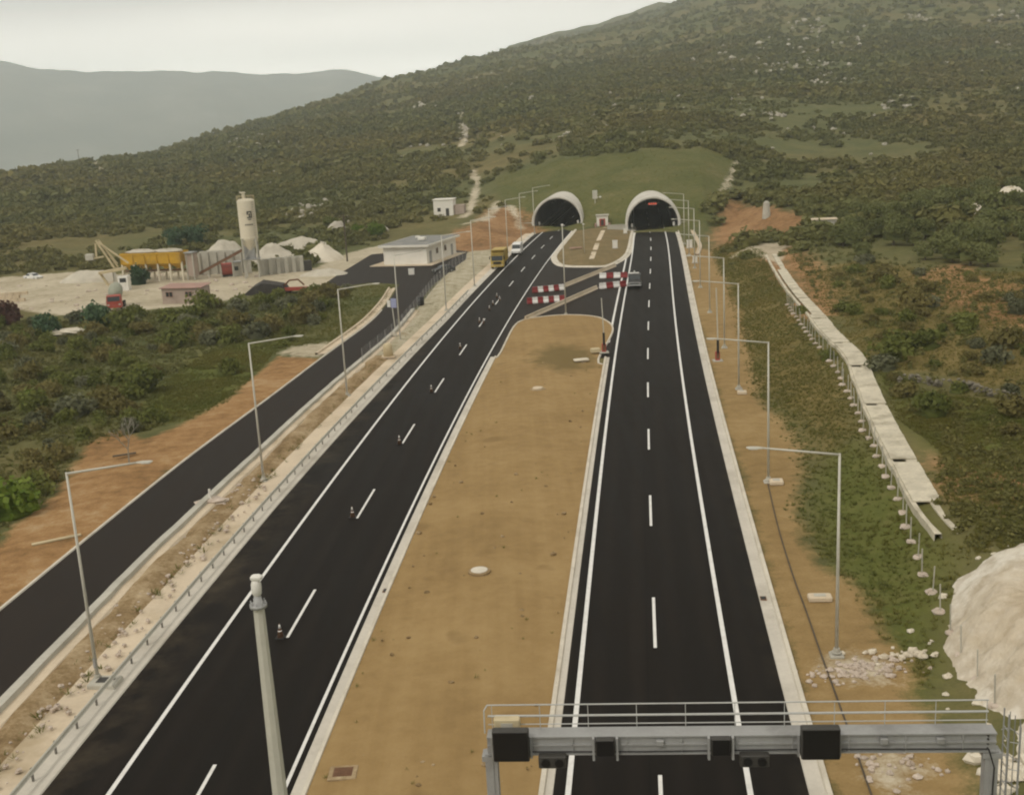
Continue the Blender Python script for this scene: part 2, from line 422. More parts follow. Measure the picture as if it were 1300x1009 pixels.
def sweep(mb, p, prof, closed=False, zf=None):
    """prof: (d, z) polyline swept along plan path p; d may be an array along the path"""
    n = normals(p, closed); N = len(p); v = []
    zb = np.zeros(N) if zf is None else zf
    for d, z in prof:
        q = p + n * np.broadcast_to(np.asarray(d, float), (N,))[:, None]
        v += [(q[i, 0], q[i, 1], z + zb[i]) for i in range(N)]
    f = []
    for k in range(len(prof) - 1):
        for i in range(N if closed else N - 1):
            j = (i + 1) % N; f.append((k * N + i, k * N + j, k * N + N + j, k * N + N + i))
    return mb.add(v, f)

# ------------------------------------------------------------------ portals (plan data needed by the terrain)
def portal_at(f, y, off):
    c = onroad(f, y, off); k = tang(f, y)
    return dict(c=c[:2], a=math.atan(k))               # heading from +y towards +x
PL = portal_at(XL, 295.0, -.9); PR = portal_at(XR, 276.0, .85)
RO, RI, ZC = 6.75, 6.08, 1.55                            # outer, inner radius; height of the circle's centre
def along(p, x, y):
    """(distance into the tunnel, distance right of its axis)"""
    dx = x - p['c'][0]; dy = y - p['c'][1]; s, c = math.sin(p['a']), math.cos(p['a'])
    return dx * s + dy * c, dx * c - dy * s

# ------------------------------------------------------------------ terrain height
def az_of(px):
    lo, hi = -400., 900.
    for _ in range(50):
        m = (lo + hi) / 2
        if ray(px, m)[2] > 0: lo = m
        else: hi = m
    r = ray(px, lo); return math.atan2(r[0], r[1]), lo
def zpx(px, py, r):
    """height of the point r metres away seen at a pixel"""
    q = ray(px, py); return CH + q[2] / math.hypot(q[0], q[1]) * r
_prof = {
 -420: [(250, 0), (420, 4), (600, 8), (780, 6), (1000, -8), (2600, -130), (9000, -130)],
 0: [(250, 0), (400, 5), (600, zpx(0, 232, 600)), (740, zpx(0, 222, 740)), (900, 6), (1300, -40), (2600, -130), (9000, -130)],
 100: [(250, 0), (400, 5), (600, zpx(100, 224, 600)), (780, zpx(100, 208, 780)), (1000, 10), (1500, -40), (2700, -130), (9000, -130)],
 200: [(250, 0), (400, 5), (600, zpx(200, 218, 600)), (860, zpx(200, 193, 860)), (1100, 18), (1700, -30), (2800, -130), (9000, -130)],
 290: [(255, 0), (400, 6), (600, zpx(290, 205, 600)), (960, zpx(290, 166, 960)), (1250, 32), (2000, -20), (3000, -130), (9000, -130)],
 400: [(262, 0), (400, 8), (600, zpx(400, 186, 600)), (1120, zpx(400, 130, 1120)), (1450, 52), (2300, -20), (3300, -130), (9000, -130)],
 490: [(262, 0), (300, 2), (400, 10), (650, zpx(490, 166, 650)), (1250, zpx(490, 105, 1250)), (1600, 74), (2600, -20), (3600, -130), (9000, -130)],
 600: [(262, 0), (278, 2.6), (300, 3.4), (400, 12), (700, zpx(600, 137, 700)), (1400, zpx(600, 75, 1400)), (1800, 108), (2700, 40), (4000, -130), (9000, -130)],
 650: [(290, 0), (300, 2.2), (345, 11), (400, 15), (700, zpx(650, 120, 700)), (1500, zpx(650, 63, 1500)), (2000, zpx(650, 74, 2000)), (2650, zpx(650, 60, 2650)), (3100, 60), (4200, -130), (9000, -130)],
 712: [(298, 0), (309, 7.3), (352, zpx(712, 203, 352)), (420, 19), (750, zpx(712, 112, 750)), (1600, zpx(712, 51, 1600)), (2100, zpx(712, 60, 2100)), (2700, zpx(712, 41, 2700)), (3200, 130), (4600, -100), (9000, -130)],
 775: [(290, 0), (301, 7.4), (352, zpx(775, 194, 352)), (420, 22), (800, zpx(775, 92, 800)), (1750, zpx(775, 34, 1750)), (2200, zpx(775, 42, 2200)), (2800, zpx(775, 23, 2800)), (3300, 180), (5000, 0), (9000, -130)],
 840: [(280, 0), (291, 7.4), (350, zpx(840, 189, 350)), (420, 22), (800, zpx(840, 84, 800)), (1850, zpx(840, 15, 1850)), (2300, zpx(840, 20, 2300)), (2850, zpx(840, 0, 2850)), (3400, 220), (5000, 100), (9000, 0)],
 890: [(276, 0), (289, 6.5), (350, zpx(890, 188, 350)), (420, 20), (800, zpx(890, 80, 800)), (2000, zpx(890, -14, 2000)), (2600, 260), (5000, 100), (9000, 0)],
 935: [(262, 0), (290, 2.2), (350, zpx(935, 202, 350)), (420, 18), (800, zpx(935, 78, 800)), (2100, zpx(935, -30, 2100)), (3000, 240), (5000, 100), (9000, 0)],
 985: [(246, 0), (252, 1), (270, 5.5), (300, 6.6), (400, 14), (800, zpx(985, 74, 800)), (2200, zpx(985, -45, 2200)), (3000, 240), (5000, 100), (9000, 0)],
 1040: [(150, 0), (240, 2), (262, 5), (300, 6.5), (400, 12), (800, zpx(1040, 70, 800)), (2200, zpx(1040, -55, 2200)), (3000, 240), (5000, 100), (9000, 0)],
 1150: [(100, 0), (200, 2), (300, 6), (400, 11), (800, zpx(1150, 68, 800)), (2200, zpx(1150, -60, 2200)), (3000, 240), (5000, 100), (9000, 0)],
 1300: [(90, 0), (200, 2.5), (300, 6), (400, 11), (800, zpx(1300, 70, 800)), (2200, zpx(1300, -50, 2200)), (3000, 240), (5000, 100), (9000, 0)],
 1700: [(90, 0), (200, 3), (300, 7), (400, 12), (800, 60), (2200, 290), (3000, 240), (5000, 100), (9000, 0)],
}
_PX = sorted(_prof); _AZ = np.array([az_of(p)[0] for p in _PX])
_LR = np.linspace(math.log(3), math.log(9500), 700)
def _colz(pr):
    r = np.array([0.1] + [q[0] for q in pr]); z = np.array([pr[0][1]] + [q[1] for q in pr])
    v = np.interp(np.exp(_LR), r, z)
    k = np.array([1, 2, 3, 2, 1]) / 9.0                 # soften the kinks
    return np.convolve(np.pad(v, 2, 'edge'), k, 'valid')
_TAB = np.array([_colz(_prof[p]) for p in _PX])
YARD_PX = [(-90, 362), (0, 356), (90, 349), (150, 350), (170, 346), (300, 344), (360, 346), (400, 340), (440, 322), (500, 312), (560, 316), (604, 322), (545, 362), (508, 360), (470, 358), (400, 366), (320, 374), (260, 386), (175, 394), (140, 399), (80, 400), (0, 392), (-90, 392)]
YARD = np.array([W(*q)[:2] for q in YARD_PX])
SL_PX = [(0, 776), (22, 757.5), (103, 691), (230, 588), (353, 497.5), (411, 453), (472, 409), (494, 384), (508, 359)]
SR_PX = [(0, 901), (116, 782), (164, 729), (239, 660), (360, 547), (411, 500), (500, 425), (528, 390), (548, 364), (572, 341), (600, 322)]
SLW = np.array([W(*q)[:2] for q in SL_PX]); SRW = np.array([W(*q)[:2] for q in SR_PX])
def tablec(p):
    yy = np.arange(0, 262, .5); o = np.argsort(p[:, 1]); q = p[o]
    xx = np.interp(yy, q[:, 1], q[:, 0]); k0 = (q[1, 0] - q[0, 0]) / (q[1, 1] - q[0, 1])
    k0 = (np.interp(q[0, 1] + 25, q[:, 1], q[:, 0]) - q[0, 0]) / 25
    xx = np.where(yy < q[0, 1], q[0, 0] + (yy - q[0, 1]) * k0, xx)
    for _ in range(3): xx = np.convolve(np.pad(xx, 10, 'edge'), np.ones(21) / 21, 'valid')
    return lambda y: np.interp(y, yy, xx)
XSL = tablec(SLW); XSR = tablec(SRW)

def sdf(poly, x, y):
    """signed distance to a plan polygon, positive inside"""
    p = np.asarray(poly, float)[:, :2]; q = np.roll(p, -1, 0)
    x = np.asarray(x, float); y = np.asarray(y, float)
    d2 = np.full(x.shape, 1e12); ins = np.zeros(x.shape, bool)
    for (ax, ay), (bx, by) in zip(p, q):
        ex, ey = bx - ax, by - ay
        t = np.clip(((x - ax) * ex + (y - ay) * ey) / (ex * ex + ey * ey + 1e-12), 0, 1)
        d2 = np.minimum(d2, (x - ax - t * ex) ** 2 + (y - ay - t * ey) ** 2)
        c = (ay > y) != (by > y)
        with np.errstate(divide='ignore', invalid='ignore'):
            xi = (bx - ax) * (y - ay) / (by - ay + 1e-30) + ax
        ins ^= c & (x < xi)
    d = np.sqrt(d2); return np.where(ins, d, -d)
def linedist(pts, x, y):
    p = np.asarray(pts, float)[:, :2]; d2 = np.full(np.shape(x), 1e12)
    for (ax, ay), (bx, by) in zip(p, p[1:]):
        ex, ey = bx - ax, by - ay
        t = np.clip(((x - ax) * ex + (y - ay) * ey) / (ex * ex + ey * ey + 1e-12), 0, 1)
        d2 = np.minimum(d2, (x - ax - t * ex) ** 2 + (y - ay - t * ey) ** 2)
    return np.sqrt(d2)
def corridor(x, y):
    """metres outside the flat road corridor and yard"""
    x = np.asarray(x, float); y = np.asarray(y, float)
    yc = np.clip(y, 0, 290)
    dl = XSL(np.clip(yc, 0, 200)) - 7.5 - x; dr = x - (XR(yc) + 12.0)
    d = np.maximum(np.maximum(dl, dr), y - 300)
    return np.clip(np.minimum(d, -sdf(YARD, x, y)), 0, None)
def height(x, y):
    x = np.atleast_1d(np.asarray(x, float)); y = np.atleast_1d(np.asarray(y, float))
    r = np.hypot(x, y); a = np.arctan2(x, y)
    a = np.clip(a, _AZ[0], _AZ[-1])
    i = np.clip(np.searchsorted(_AZ, a) - 1, 0, len(_AZ) - 2)
    t = (a - _AZ[i]) / (_AZ[i + 1] - _AZ[i]); t = np.clip(t, 0, 1)
    u = np.clip((np.log(np.maximum(r, 3.1)) - _LR[0]) / (_LR[1] - _LR[0]), 0, len(_LR) - 1.001)
    j = u.astype(int); fu = u - j
    za = _TAB[i, j] * (1 - fu) + _TAB[i, j + 1] * fu
    zb = _TAB[i + 1, j] * (1 - fu) + _TAB[i + 1, j + 1] * fu
    z = za * (1 - t) + zb * t
    c = corridor(x, y)
    w = sstep(0, 14, c)
    z = z + w * (fbm(x / 14, y / 14, 3, 3) * 1.3 + fbm(x / 3.1, y / 3.1, 9, 2) * .3)
    z = z + sstep(380, 900, r) * fbm(x / 120, y / 120, 21, 4) * np.clip(r / 60, 0, 26)
    # green bank on the right of the road
    dr = x - (XR(np.clip(y, 0, 250)) + 12.0)
    bank = 1.7 * sstep(0, 9, dr) * sstep(262, 215, y) * sstep(-20, 20, y)
    # low bank left of the service road
    dl = XSL(np.clip(y, 0, 200)) - 3 - x
    low = -.5 * sstep(0, 8, dl) * sstep(190, 150, y)
    return z + bank + low
def hz(x, y): return float(height(x, y)[0])
def T(px, py, tmax=3500):
    """where the sight line of a pixel meets the ground"""
    q = ray(px, py); q = q / np.hypot(q[0], q[1])
    ts = np.geomspace(25, tmax, 360)
    d = CH + q[2] * ts - height(q[0] * ts, q[1] * ts)
    k = np.where(d < 0)[0]
    if len(k) == 0: t = tmax
    else:
        k = k[0]; tt = np.linspace(ts[max(k - 1, 0)], ts[k], 40)
        dd = CH + q[2] * tt - height(q[0] * tt, q[1] * tt); j = np.where(dd <= 0)[0]; j = max(1, j[0] if len(j) else 39)
        t = tt[j - 1] + (tt[j] - tt[j - 1]) * dd[j - 1] / max(1e-9, dd[j - 1] - dd[j])
    return np.array([q[0] * t, q[1] * t, CH + q[2] * t])
def Tp(lst): return np.array([T(*q) for q in lst])

# ------------------------------------------------------------------ regions of the ground (plan polygons)
G_ORANGE = Tp([(353, 500), (411, 456), (352, 452), (292, 506), (228, 541), (185, 556), (150, 545), (105, 566), (96, 590), (71, 628), (18, 670), (0, 690), (-60, 730), (-80, 860), (0, 780), (103, 694), (230, 590)])
G_TAN = [tuple(onroad(XR, y, 6.6)[:2]) for y in range(20, 250, 10)] + [tuple(p[:2]) for p in Tp([(905, 318), (915, 345), (932, 372), (945, 400), (952, 440), (962, 500), (1000, 545), (1018, 575), (1020, 610), (1010, 648), (1026, 685), (1050, 724), (1091, 746), (1106, 770), (1132, 812), (1160, 848), (1152, 884), (1190, 930), (1222, 985), (1250, 1060), (1300, 1200)])]
G_PALE = [Tp([(944, 322), (958, 312), (980, 306), (1002, 303), (1004, 311), (988, 322), (990, 336), (980, 330), (962, 327)]), Tp([(352, 448), (372, 440), (402, 436), (434, 433), (425, 445), (405, 453), (365, 454)]), YARD[:13].tolist() + YARD[14:].tolist(), Tp([(1048, 838), (1085, 830), (1125, 842), (1118, 862), (1074, 860)]), Tp([(1110, 965), (1140, 958), (1158, 975), (1140, 995), (1118, 985)])]
G_LAWN = Tp([(626, 228), (655, 218), (700, 206), (755, 199), (800, 194), (860, 189), (905, 191), (930, 204), (926, 232), (912, 258), (900, 276), (880, 290), (860, 294), (800, 290), (741, 286), (690, 292), (676, 284), (650, 276), (634, 262)])
G_RED = [Tp([(905, 296), (915, 270), (925, 250), (945, 255), (968, 263), (1000, 266), (1030, 272), (1045, 282), (1030, 292), (985, 300), (950, 308), (925, 322), (910, 318)]),
         Tp([(548, 318), (566, 300), (600, 284), (618, 268), (640, 262), (664, 268), (684, 284), (692, 292), (660, 318), (640, 326), (610, 326)]),
         Tp([(975, 310), (1000, 305), (1030, 330), (1050, 372), (1066, 400), (1040, 398), (1010, 362), (990, 335)]),
         Tp([(948, 322), (990, 312), (1012, 345), (1040, 390), (1056, 420), (1030, 412), (1000, 378), (975, 350)]),
         Tp([(1165, 355), (1215, 335), (1245, 352), (1300, 362), (1340, 420), (1290, 425), (1230, 402), (1190, 385)]),
         Tp([(1200, 590), (1240, 583), (1300, 590), (1340, 640), (1290, 650), (1236, 628), (1210, 612)])]
TRACKS = [(Tp([(600, 216), (606, 232), (601, 252), (596, 270), (588, 276)]), 1.0), (Tp([(590, 140), (585, 155), (592, 168), (586, 186)]), 1.0),
          (Tp([(300, 238), (345, 228), (410, 215)]), .9), (Tp([(112, 203), (122, 212), (136, 219)]), 1.6), (Tp([(936, 204), (930, 222), (920, 238), (911, 254)]), .5),
          (Tp([(945, 322), (968, 312), (1000, 305)]), 2.2), (Tp([(592, 284), (610, 280), (626, 270), (632, 256)]), 1.0), (Tp([(480, 200), (540, 195), (600, 190)]), .6), (Tp([(648, 262), (656, 276), (662, 290)]), .8)]
G_GREEN = [Tp([(178, 530), (205, 486), (255, 452), (330, 430), (352, 440), (330, 470), (285, 508), (235, 534)]),
           Tp([(1040, 600), (1080, 560), (1150, 620), (1200, 700), (1190, 800), (1160, 900), (1120, 830), (1080, 745), (1040, 700)]),
           Tp([(1120, 470), (1180, 500), (1300, 520), (1300, 580), (1200, 575), (1150, 540)])]

G_DRY = [Tp([(1000, 315), (1040, 345), (1090, 332), (1160, 342), (1320, 345), (1330, 500), (1240, 490), (1180, 470), (1120, 470), (1080, 430), (1040, 385)]), Tp([(905, 318), (950, 318), (975, 335), (1000, 380), (1030, 430), (1070, 490), (1085, 540), (1050, 570), (1010, 530), (960, 480), (935, 400)])]
# ------------------------------------------------------------------ ground: one polar sheet around the viewpoint out to the horizon
def make_ground():
    aa = np.concatenate([np.arange(-180, -36, 3.0), np.arange(-36, 36.001, .15), np.arange(39, 180, 3.0)])
    rr = np.concatenate([[4, 10, 18, 26, 33], np.geomspace(38, 268, 250), np.arange(268.7, 372, .75), np.geomspace(373, 1500, 190), np.geomspace(1520, 9200, 75)])
    A, Rr = np.meshgrid(np.radians(aa), rr)
    X = Rr * np.sin(A); Y = Rr * np.cos(A); Z = height(X.ravel(), Y.ravel()).reshape(X.shape)
    nr, na = X.shape
    x, y, z = X.ravel(), Y.ravel(), Z.ravel()
    # a fold in the sheet under each tunnel bore: faces inside the bore are left out
    idx = np.arange(nr * na).reshape(nr, na)
    q = np.stack([idx[:-1, :], np.roll(idx, -1, 1)[:-1, :], np.roll(idx, -1, 1)[1:, :], idx[1:, :]], -1).reshape(-1, 4)
    cx = x[q].mean(1); cy = y[q].mean(1); cz = z[q].max(1)
    keep = np.ones(len(q), bool)
    for p in (PL, PR):
        s, l = along(p, cx, cy)
        top = ZC + np.sqrt(np.clip(6.35 ** 2 - l ** 2, 0, None))
        keep &= ~((s > -.3) & (s < 60) & (np.abs(l) < 6.35) & (cz < top + .05))
    q = q[keep]
    V = np.stack([x, y, z], 1)
    near = np.hypot(x, y) < 2600
    def sd(poly):
        d = np.full(x.shape, -30.0); d[near] = np.clip(sdf(poly, x[near], y[near]), -30, 30); return d
    def sdm(polys): return np.max([sd(p) for p in polys], 0)
    pale = sdm(G_PALE)
    for pts, w in TRACKS:
        d = np.full(x.shape, -30.0); d[near] = np.clip(w - linedist(pts, x[near], y[near]), -30, 30); pale = np.maximum(pale, d)
    at = {'orange': sd(G_ORANGE), 'tan': sd(G_TAN), 'pale': pale, 'lawn': sd(G_LAWN), 'redcut': sdm(G_RED), 'green': sdm(G_GREEN), 'dry': sdm(G_DRY)}
    o = np_mesh('ground', V, q[:, ::-1], ground_mat(), True, {k: ('POINT', v) for k, v in at.items()})
    o['kind'] = 'structure'; return o

def ground_mat():
    m, t, b = nt('hillside ground'); p = pos(t)
    n_big = noise(t, p, .012, 5, .6); n_mid = noise(t, p, .09, 5, .62); n_sm = noise(t, p, .8, 4, .6); n_fi = noise(t, p, 6, 3, .7)
    tex = math_(t, 'ADD', math_(t, 'MULTIPLY', n_mid, .45), math_(t, 'ADD', math_(t, 'MULTIPLY', n_sm, .35), math_(t, 'MULTIPLY', n_fi, .2)))
    scrub = ramp(t, tex, [(.36, (.070, .080, .030)), (.48, (.105, .112, .044)), (.60, (.150, .142, .060)), (.74, (.22, .19, .095))])
    dry = ramp(t, tex, [(.35, (.105, .090, .034)), (.5, (.155, .130, .052)), (.7, (.25, .195, .09))])
    col = mixc(t, mrange(t, n_big, .45, .62), scrub, dry)
    def layer(col, name, stops, amp, soft, sc=None, keep=1.0):
        f = math_(t, 'ADD', attr(t, name), math_(t, 'MULTIPLY', math_(t, 'SUBTRACT', tex, .5), amp))
        c = ramp(t, tex, stops)
        return mixc(t, math_(t, 'MULTIPLY', mrange(t, f, -soft, soft), keep), col, c)
    col = layer(col, 'dry', [(.35, (.105, .082, .028)), (.47, (.165, .125, .043)), (.58, (.215, .162, .062)), (.72, (.29, .215, .10))], 18, 2.0, keep=.85)
    col = layer(col, 'green', [(.34, (.066, .080, .017)), (.5, (.105, .118, .028)), (.68, (.17, .155, .058))], 14, 1.2, keep=.9)
    col = layer(col, 'lawn', [(.34, (.070, .078, .023)), (.46, (.098, .106, .034)), (.56, (.130, .126, .046)), (.68, (.20, .165, .08))], 5, 1.5)
    col = layer(col, 'redcut', [(.34, (.12, .082, .034)), (.45, (.24, .13, .060)), (.55, (.35, .20, .095)), (.7, (.44, .30, .17))], 22, 1.8, keep=.92)
    col = layer(col, 'orange', [(.37, (.145, .092, .042)), (.455, (.265, .150, .064)), (.53, (.34, .202, .090)), (.60, (.40, .272, .145)), (.70, (.48, .38, .25))], 7, .5)
    col = layer(col, 'tan', [(.3, (.19, .125, .052)), (.5, (.295, .200, .088)), (.7, (.40, .29, .145))], 7, .6)
    col = layer(col, 'pale', [(.34, (.24, .20, .135)), (.45, (.43, .37, .265)), (.55, (.54, .475, .36)), (.7, (.62, .56, .45))], 9, .7, keep=.9)
    lk(t, col, b.inputs['Base Color']); b.inputs['Roughness'].default_value = .97; b.inputs['Specular IOR Level'].default_value = .08
    bump(t, b, tex, .7, .35)
    return m
make_ground()

# ------------------------------------------------------------------ far mountains across the valley
def make_mountains():
    top_px = [(-420, 70), (-200, 62), (-90, 66), (0, 74), (40, 82), (90, 95), (140, 100), (200, 101), (280, 98), (330, 104), (380, 102), (430, 96), (470, 100), (510, 110), (600, 120), (760, 128)]
    az = np.array([az_of(q[0])[0] for q in top_px]); RR = 6300.0
    zt = np.array([zpx(q[0], q[1], RR) for q in top_px])
    na, nr = 420, 60
    A = np.linspace(az[0], az[-1], na); V = np.zeros((nr, na, 3))
    for k in range(nr):
        s = k / (nr - 1)                                 # 0 valley foot, 1 behind the crest
        r = 4300 + s * 3200; up = math.sin(min(s / .63, 1) * PI / 2) ** 1.35 if s < .63 else 1 - .5 * ((s - .63) / .37) ** 1.5
        z = -140 + (np.interp(A, az, zt) + 140) * up
        x = r * np.sin(A); y = r * np.cos(A)
        rug = (fbm(x / 900, y / 900, 40, 5) * 260) * up * (1 - up * .8) * 2.6 + fbm(x / 130, y / 130, 44, 3) * 26 * up
        V[k, :, 0] = x; V[k, :, 1] = y; V[k, :, 2] = z + rug
    idx = np.arange(nr * na).reshape(nr, na)
    q = np.stack([idx[:-1, :-1], idx[:-1, 1:], idx[1:, 1:], idx[1:, :-1]], -1).reshape(-1, 4)
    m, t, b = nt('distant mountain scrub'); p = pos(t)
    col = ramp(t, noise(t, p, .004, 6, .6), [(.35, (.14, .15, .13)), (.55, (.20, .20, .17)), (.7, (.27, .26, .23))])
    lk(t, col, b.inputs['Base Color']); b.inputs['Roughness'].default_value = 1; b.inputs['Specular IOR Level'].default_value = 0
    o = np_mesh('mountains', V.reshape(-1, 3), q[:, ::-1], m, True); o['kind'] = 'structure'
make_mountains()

# ------------------------------------------------------------------ air
def make_haze():
    mb = MB(); mb.box((0, 0, 255), (18800, 18800, 810))
    m = bpy.data.materials.new('pale air'); m.use_nodes = True; t = m.node_tree; t.nodes.clear()
    v = t.nodes.new('ShaderNodeVolumePrincipled'); o = t.nodes.new('ShaderNodeOutputMaterial')
    v.inputs['Color'].default_value = (.89, .965, 1.0, 1); v.inputs['Density'].default_value = HAZE; v.inputs['Anisotropy'].default_value = 0.45
    lk(t, v.outputs[0], o.inputs['Volume'])
    ob = mb.build('haze', m); ob['kind'] = 'stuff'
HAZE = 2.6e-4
make_haze()

# ------------------------------------------------------------------ light: overcast sky and a soft high sun
SUN_EL, SUN_AZ = R_(48), R_(-140)                          # azimuth from +y towards +x
def make_light():
    w = bpy.data.worlds.new('World'); S.world = w; w.use_nodes = True; t = w.node_tree
    bg = t.nodes['Background']
    sky = t.nodes.new('ShaderNodeTexSky'); sky.sky_type = 'NISHITA'; sky.sun_disc = False
    sky.sun_elevation = SUN_EL; sky.sun_rotation = SUN_AZ; sky.dust_density = 4; sky.altitude = 200
    g = t.nodes.new('ShaderNodeTexCoord').outputs['Generated']
    sep = t.nodes.new('ShaderNodeSeparateXYZ'); lk(t, g, sep.inputs[0])
    el = sep.outputs['Z']
    # the cloud deck: bright towards the horizon, greyer just above, lighter again overhead
    deck = ramp(t, mrange(t, el, 0, 1), [(0, (38, 36.6, 34)), (.05, (43, 40.8, 37)), (.08, (27, 25.4, 23.2)), (.125, (6.4, 6.0, 5.5)), (.3, (7.6, 7.1, 6.2)), (1, (9.9, 9.25, 8.1))])
    mp = t.nodes.new('ShaderNodeMapping'); lk(t, g, mp.inputs['Vector']); mp.inputs['Scale'].default_value = (1, 1, 7)
    cl = noise(t, mp.outputs[0], 2.2, 5, .5)
    deck = mixc(t, 1.0, deck, ramp(t, cl, [(.3, (.82, .82, .83)), (.7, (1.12, 1.115, 1.10))]), 'MULTIPLY')
    dt = t.nodes.new('ShaderNodeVectorMath'); dt.operation = 'DOT_PRODUCT'; lk(t, g, dt.inputs[0]); dt.inputs[1].default_value = (math.sin(R_(-7)), math.cos(R_(-7)), .05)
    glow = mrange(t, dt.outputs['Value'], .86, 1.0, .86, 1.12)
    gc = t.nodes.new('ShaderNodeCombineColor'); [lk(t, glow, i) for i in gc.inputs[:3]]
    deck = mixc(t, 1.0, deck, gc.outputs[0], 'MULTIPLY')
    col = mixc(t, .9, sky.outputs[0], deck)
    lk(t, col, bg.inputs['Color']); bg.inputs['Strength'].default_value = .1
    s = bpy.data.lights.new('sun', 'SUN'); s.energy = 1.25; s.angle = R_(12); s.color = (1, .935, .83)
    so = bpy.data.objects.new('sun', s); COL.objects.link(so)
    d = Vector((math.sin(SUN_AZ) * math.cos(SUN_EL), math.cos(SUN_AZ) * math.cos(SUN_EL), math.sin(SUN_EL)))
    so.rotation_euler = d.to_track_quat('Z', 'Y').to_euler(); so.location = d * 300
make_light()

# ------------------------------------------------------------------ roads
Z0 = .03
def structure(mb, name, mat, parent=None, smooth=False):
    o = mb.build(name, mat, parent, smooth)
    if not parent: o['kind'] = 'structure'
    return o
YE_L, YE_R = 366, 347                                     # the roads run on into the bores
def prof_off(tab, y):
    return np.interp(y, [q[0] for q in tab], [q[1] for q in tab])
L_LEFT = [(40, -7.05), (80, -6.85), (100, -6.55), (130, -6.0), (160, -5.5), (400, -5.4)]
def dashes(mb, f, y0, period, length, w, yend, d=0.0, z=0):
    p = road_path(f, 20, yend + 10, .5); s = np.concatenate([[0], np.cumsum(np.hypot(*np.diff(p, axis=0).T))])
    s0 = np.interp(y0, p[:, 1], s)
    k = -3
    while True:
        c = s0 + k * period; k += 1
        if c + length > s[-1] - 6: break
        if c < 3: continue
        ss = np.linspace(c - length / 2, c + length / 2, 4)
        q = np.stack([np.interp(ss, s, p[:, 0]), np.interp(ss, s, p[:, 1])], 1)
        sweep(mb, q, [(d - w / 2, z), (d + w / 2, z)])
def carriageway(f, left, right, yend):
    p = road_path(f, 12, yend, 1.5)
    l = prof_off(left, p[:, 1]); r = prof_off(right, p[:, 1])
    mb = MB(); n = 9
    sweep(mb, p, [(l + (r - l) * k / (n - 1), Z0 + .05 * math.sin(PI * k / (n - 1))) for k in range(n)])
    o = structure(mb, 'carriageway', MT['asphalt'], smooth=True)
    at_ = o.data.attributes.new('across', 'FLOAT', 'POINT'); at_.data.foreach_set('value', np.concatenate([l + (r - l) * k / (n - 1) for k in range(n)]).astype(np.float32))
    return o, p
roadL, pL = carriageway(XL, L_LEFT, [(0, 4.05), (150, 3.95), (400, 3.8)], YE_L)
roadR, pR = carriageway(XR, [(0, -4.45), (400, -4.45)], [(0, 6.0), (400, 6.0)], YE_R)
mk = MB(); lw = prof_off([(0, -4.05), (100, -3.9), (400, -3.75)], pL[:, 1])
sweep(mk, pL, [(lw - .11, Z0 + .046), (lw + .11, Z0 + .046)])
sweep(mk, pL, [(3.55, Z0 + .03), (3.72, Z0 + .03)])
dashes(mk, XL, 61.0, 19.3, 6.6, .17, YE_L - 12, 0, Z0 + .062)
structure(mk, 'lane_marking', MT['line'], roadL)
mk = MB()
sweep(mk, pR, [(-3.92, Z0 + .034), (-3.68, Z0 + .034)]); sweep(mk, pR, [(3.5, Z0 + .056), (3.74, Z0 + .056)])
dashes(mk, XR, 57.2, 18.2, 6.4, .17, YE_R - 12, 0, Z0 + .062)
gp = road_path(XR, 137, 232, 2); sweep(mk, gp, [(-5.0, .036), (-4.72, .036)])
structure(mk, 'lane_marking', MT['line'], roadR)

# crossover between the two roads
ys = np.linspace(128, 300, 60)
mb = MB(); v = []
for y in ys:
    a = onroad(XL, y, 3.5); b = onroad(XR, y, -4.0)
    for k in range(7): v.append((a[0] + (b[0] - a[0]) * k / 6, a[1] + (b[1] - a[1]) * k / 6, .016))
mb.add(v, [(i * 7 + k, i * 7 + k + 1, i * 7 + 8 + k, i * 7 + 7 + k) for i in range(len(ys) - 1) for k in range(6)])
structure(mb, 'crossover', MT['asphalt_b'])

# gutters and kerbs along both roads
def strip(name, mat, p, prof, smooth=False):
    mb = MB(); sweep(mb, p, prof); return structure(mb, name, mat, smooth=smooth)
# left road, outer side: wide concrete gutter and the pale apron behind it
pl = road_path(XL, 14, 297, 1.5); le = prof_off(L_LEFT, pl[:, 1])
gw = np.interp(pl[:, 1], [40, 120, 200, 300], [1.25, 1.15, 1.0, .9])
strip('gutter', MT['gutter'], pl, [(le + .04, .02), (le - .02, .085), (le - gw * .5, .05), (le - gw, .13), (le - gw - .05, .02)])
aw = np.interp(pl[:, 1], [40, 100, 170, 300], [1.75, 1.65, 1.6, 1.6])
strip('apron', MT['apron'], pl, [(le - gw - .03, .022), (le - gw - .04, .05), (le - gw - aw + .2 * fbm(pl[:, 1] / 3, pl[:, 1] * 0, 5), .06), (le - gw - aw - .25, .0)])
# left road, median side (up to the nose), then along the island
pm = road_path(XL, 14, 133, 1.5)
strip('gutter', MT['gutter'], pm, [(3.98, .02), (4.0, .075), (4.5, .055), (4.52, .02)])
strip('kerb', MT['kerb'], pm, [(4.46, .02), (4.5, .17), (4.68, .18), (4.72, .02)])
pm2 = road_path(XR, 14, 128, 1.5)
strip('gutter', MT['gutter'], pm2, [(-4.42, .02), (-4.44, .075), (-4.78, .055), (-4.8, .02)])
strip('kerb', MT['kerb'], pm2, [(-4.76, .02), (-4.8, .17), (-5.0, .18), (-5.06, .02)])
pr = road_path(XR, 14, 274, 1.5)
strip('gutter', MT['gutter'], pr, [(5.96, .02), (6.0, .075), (6.45, .05), (6.62, .09), (6.64, .02)])
strip('kerb', MT['kerb'], pr, [(6.6, .02), (6.66, .24), (6.86, .25), (6.9, .0)])

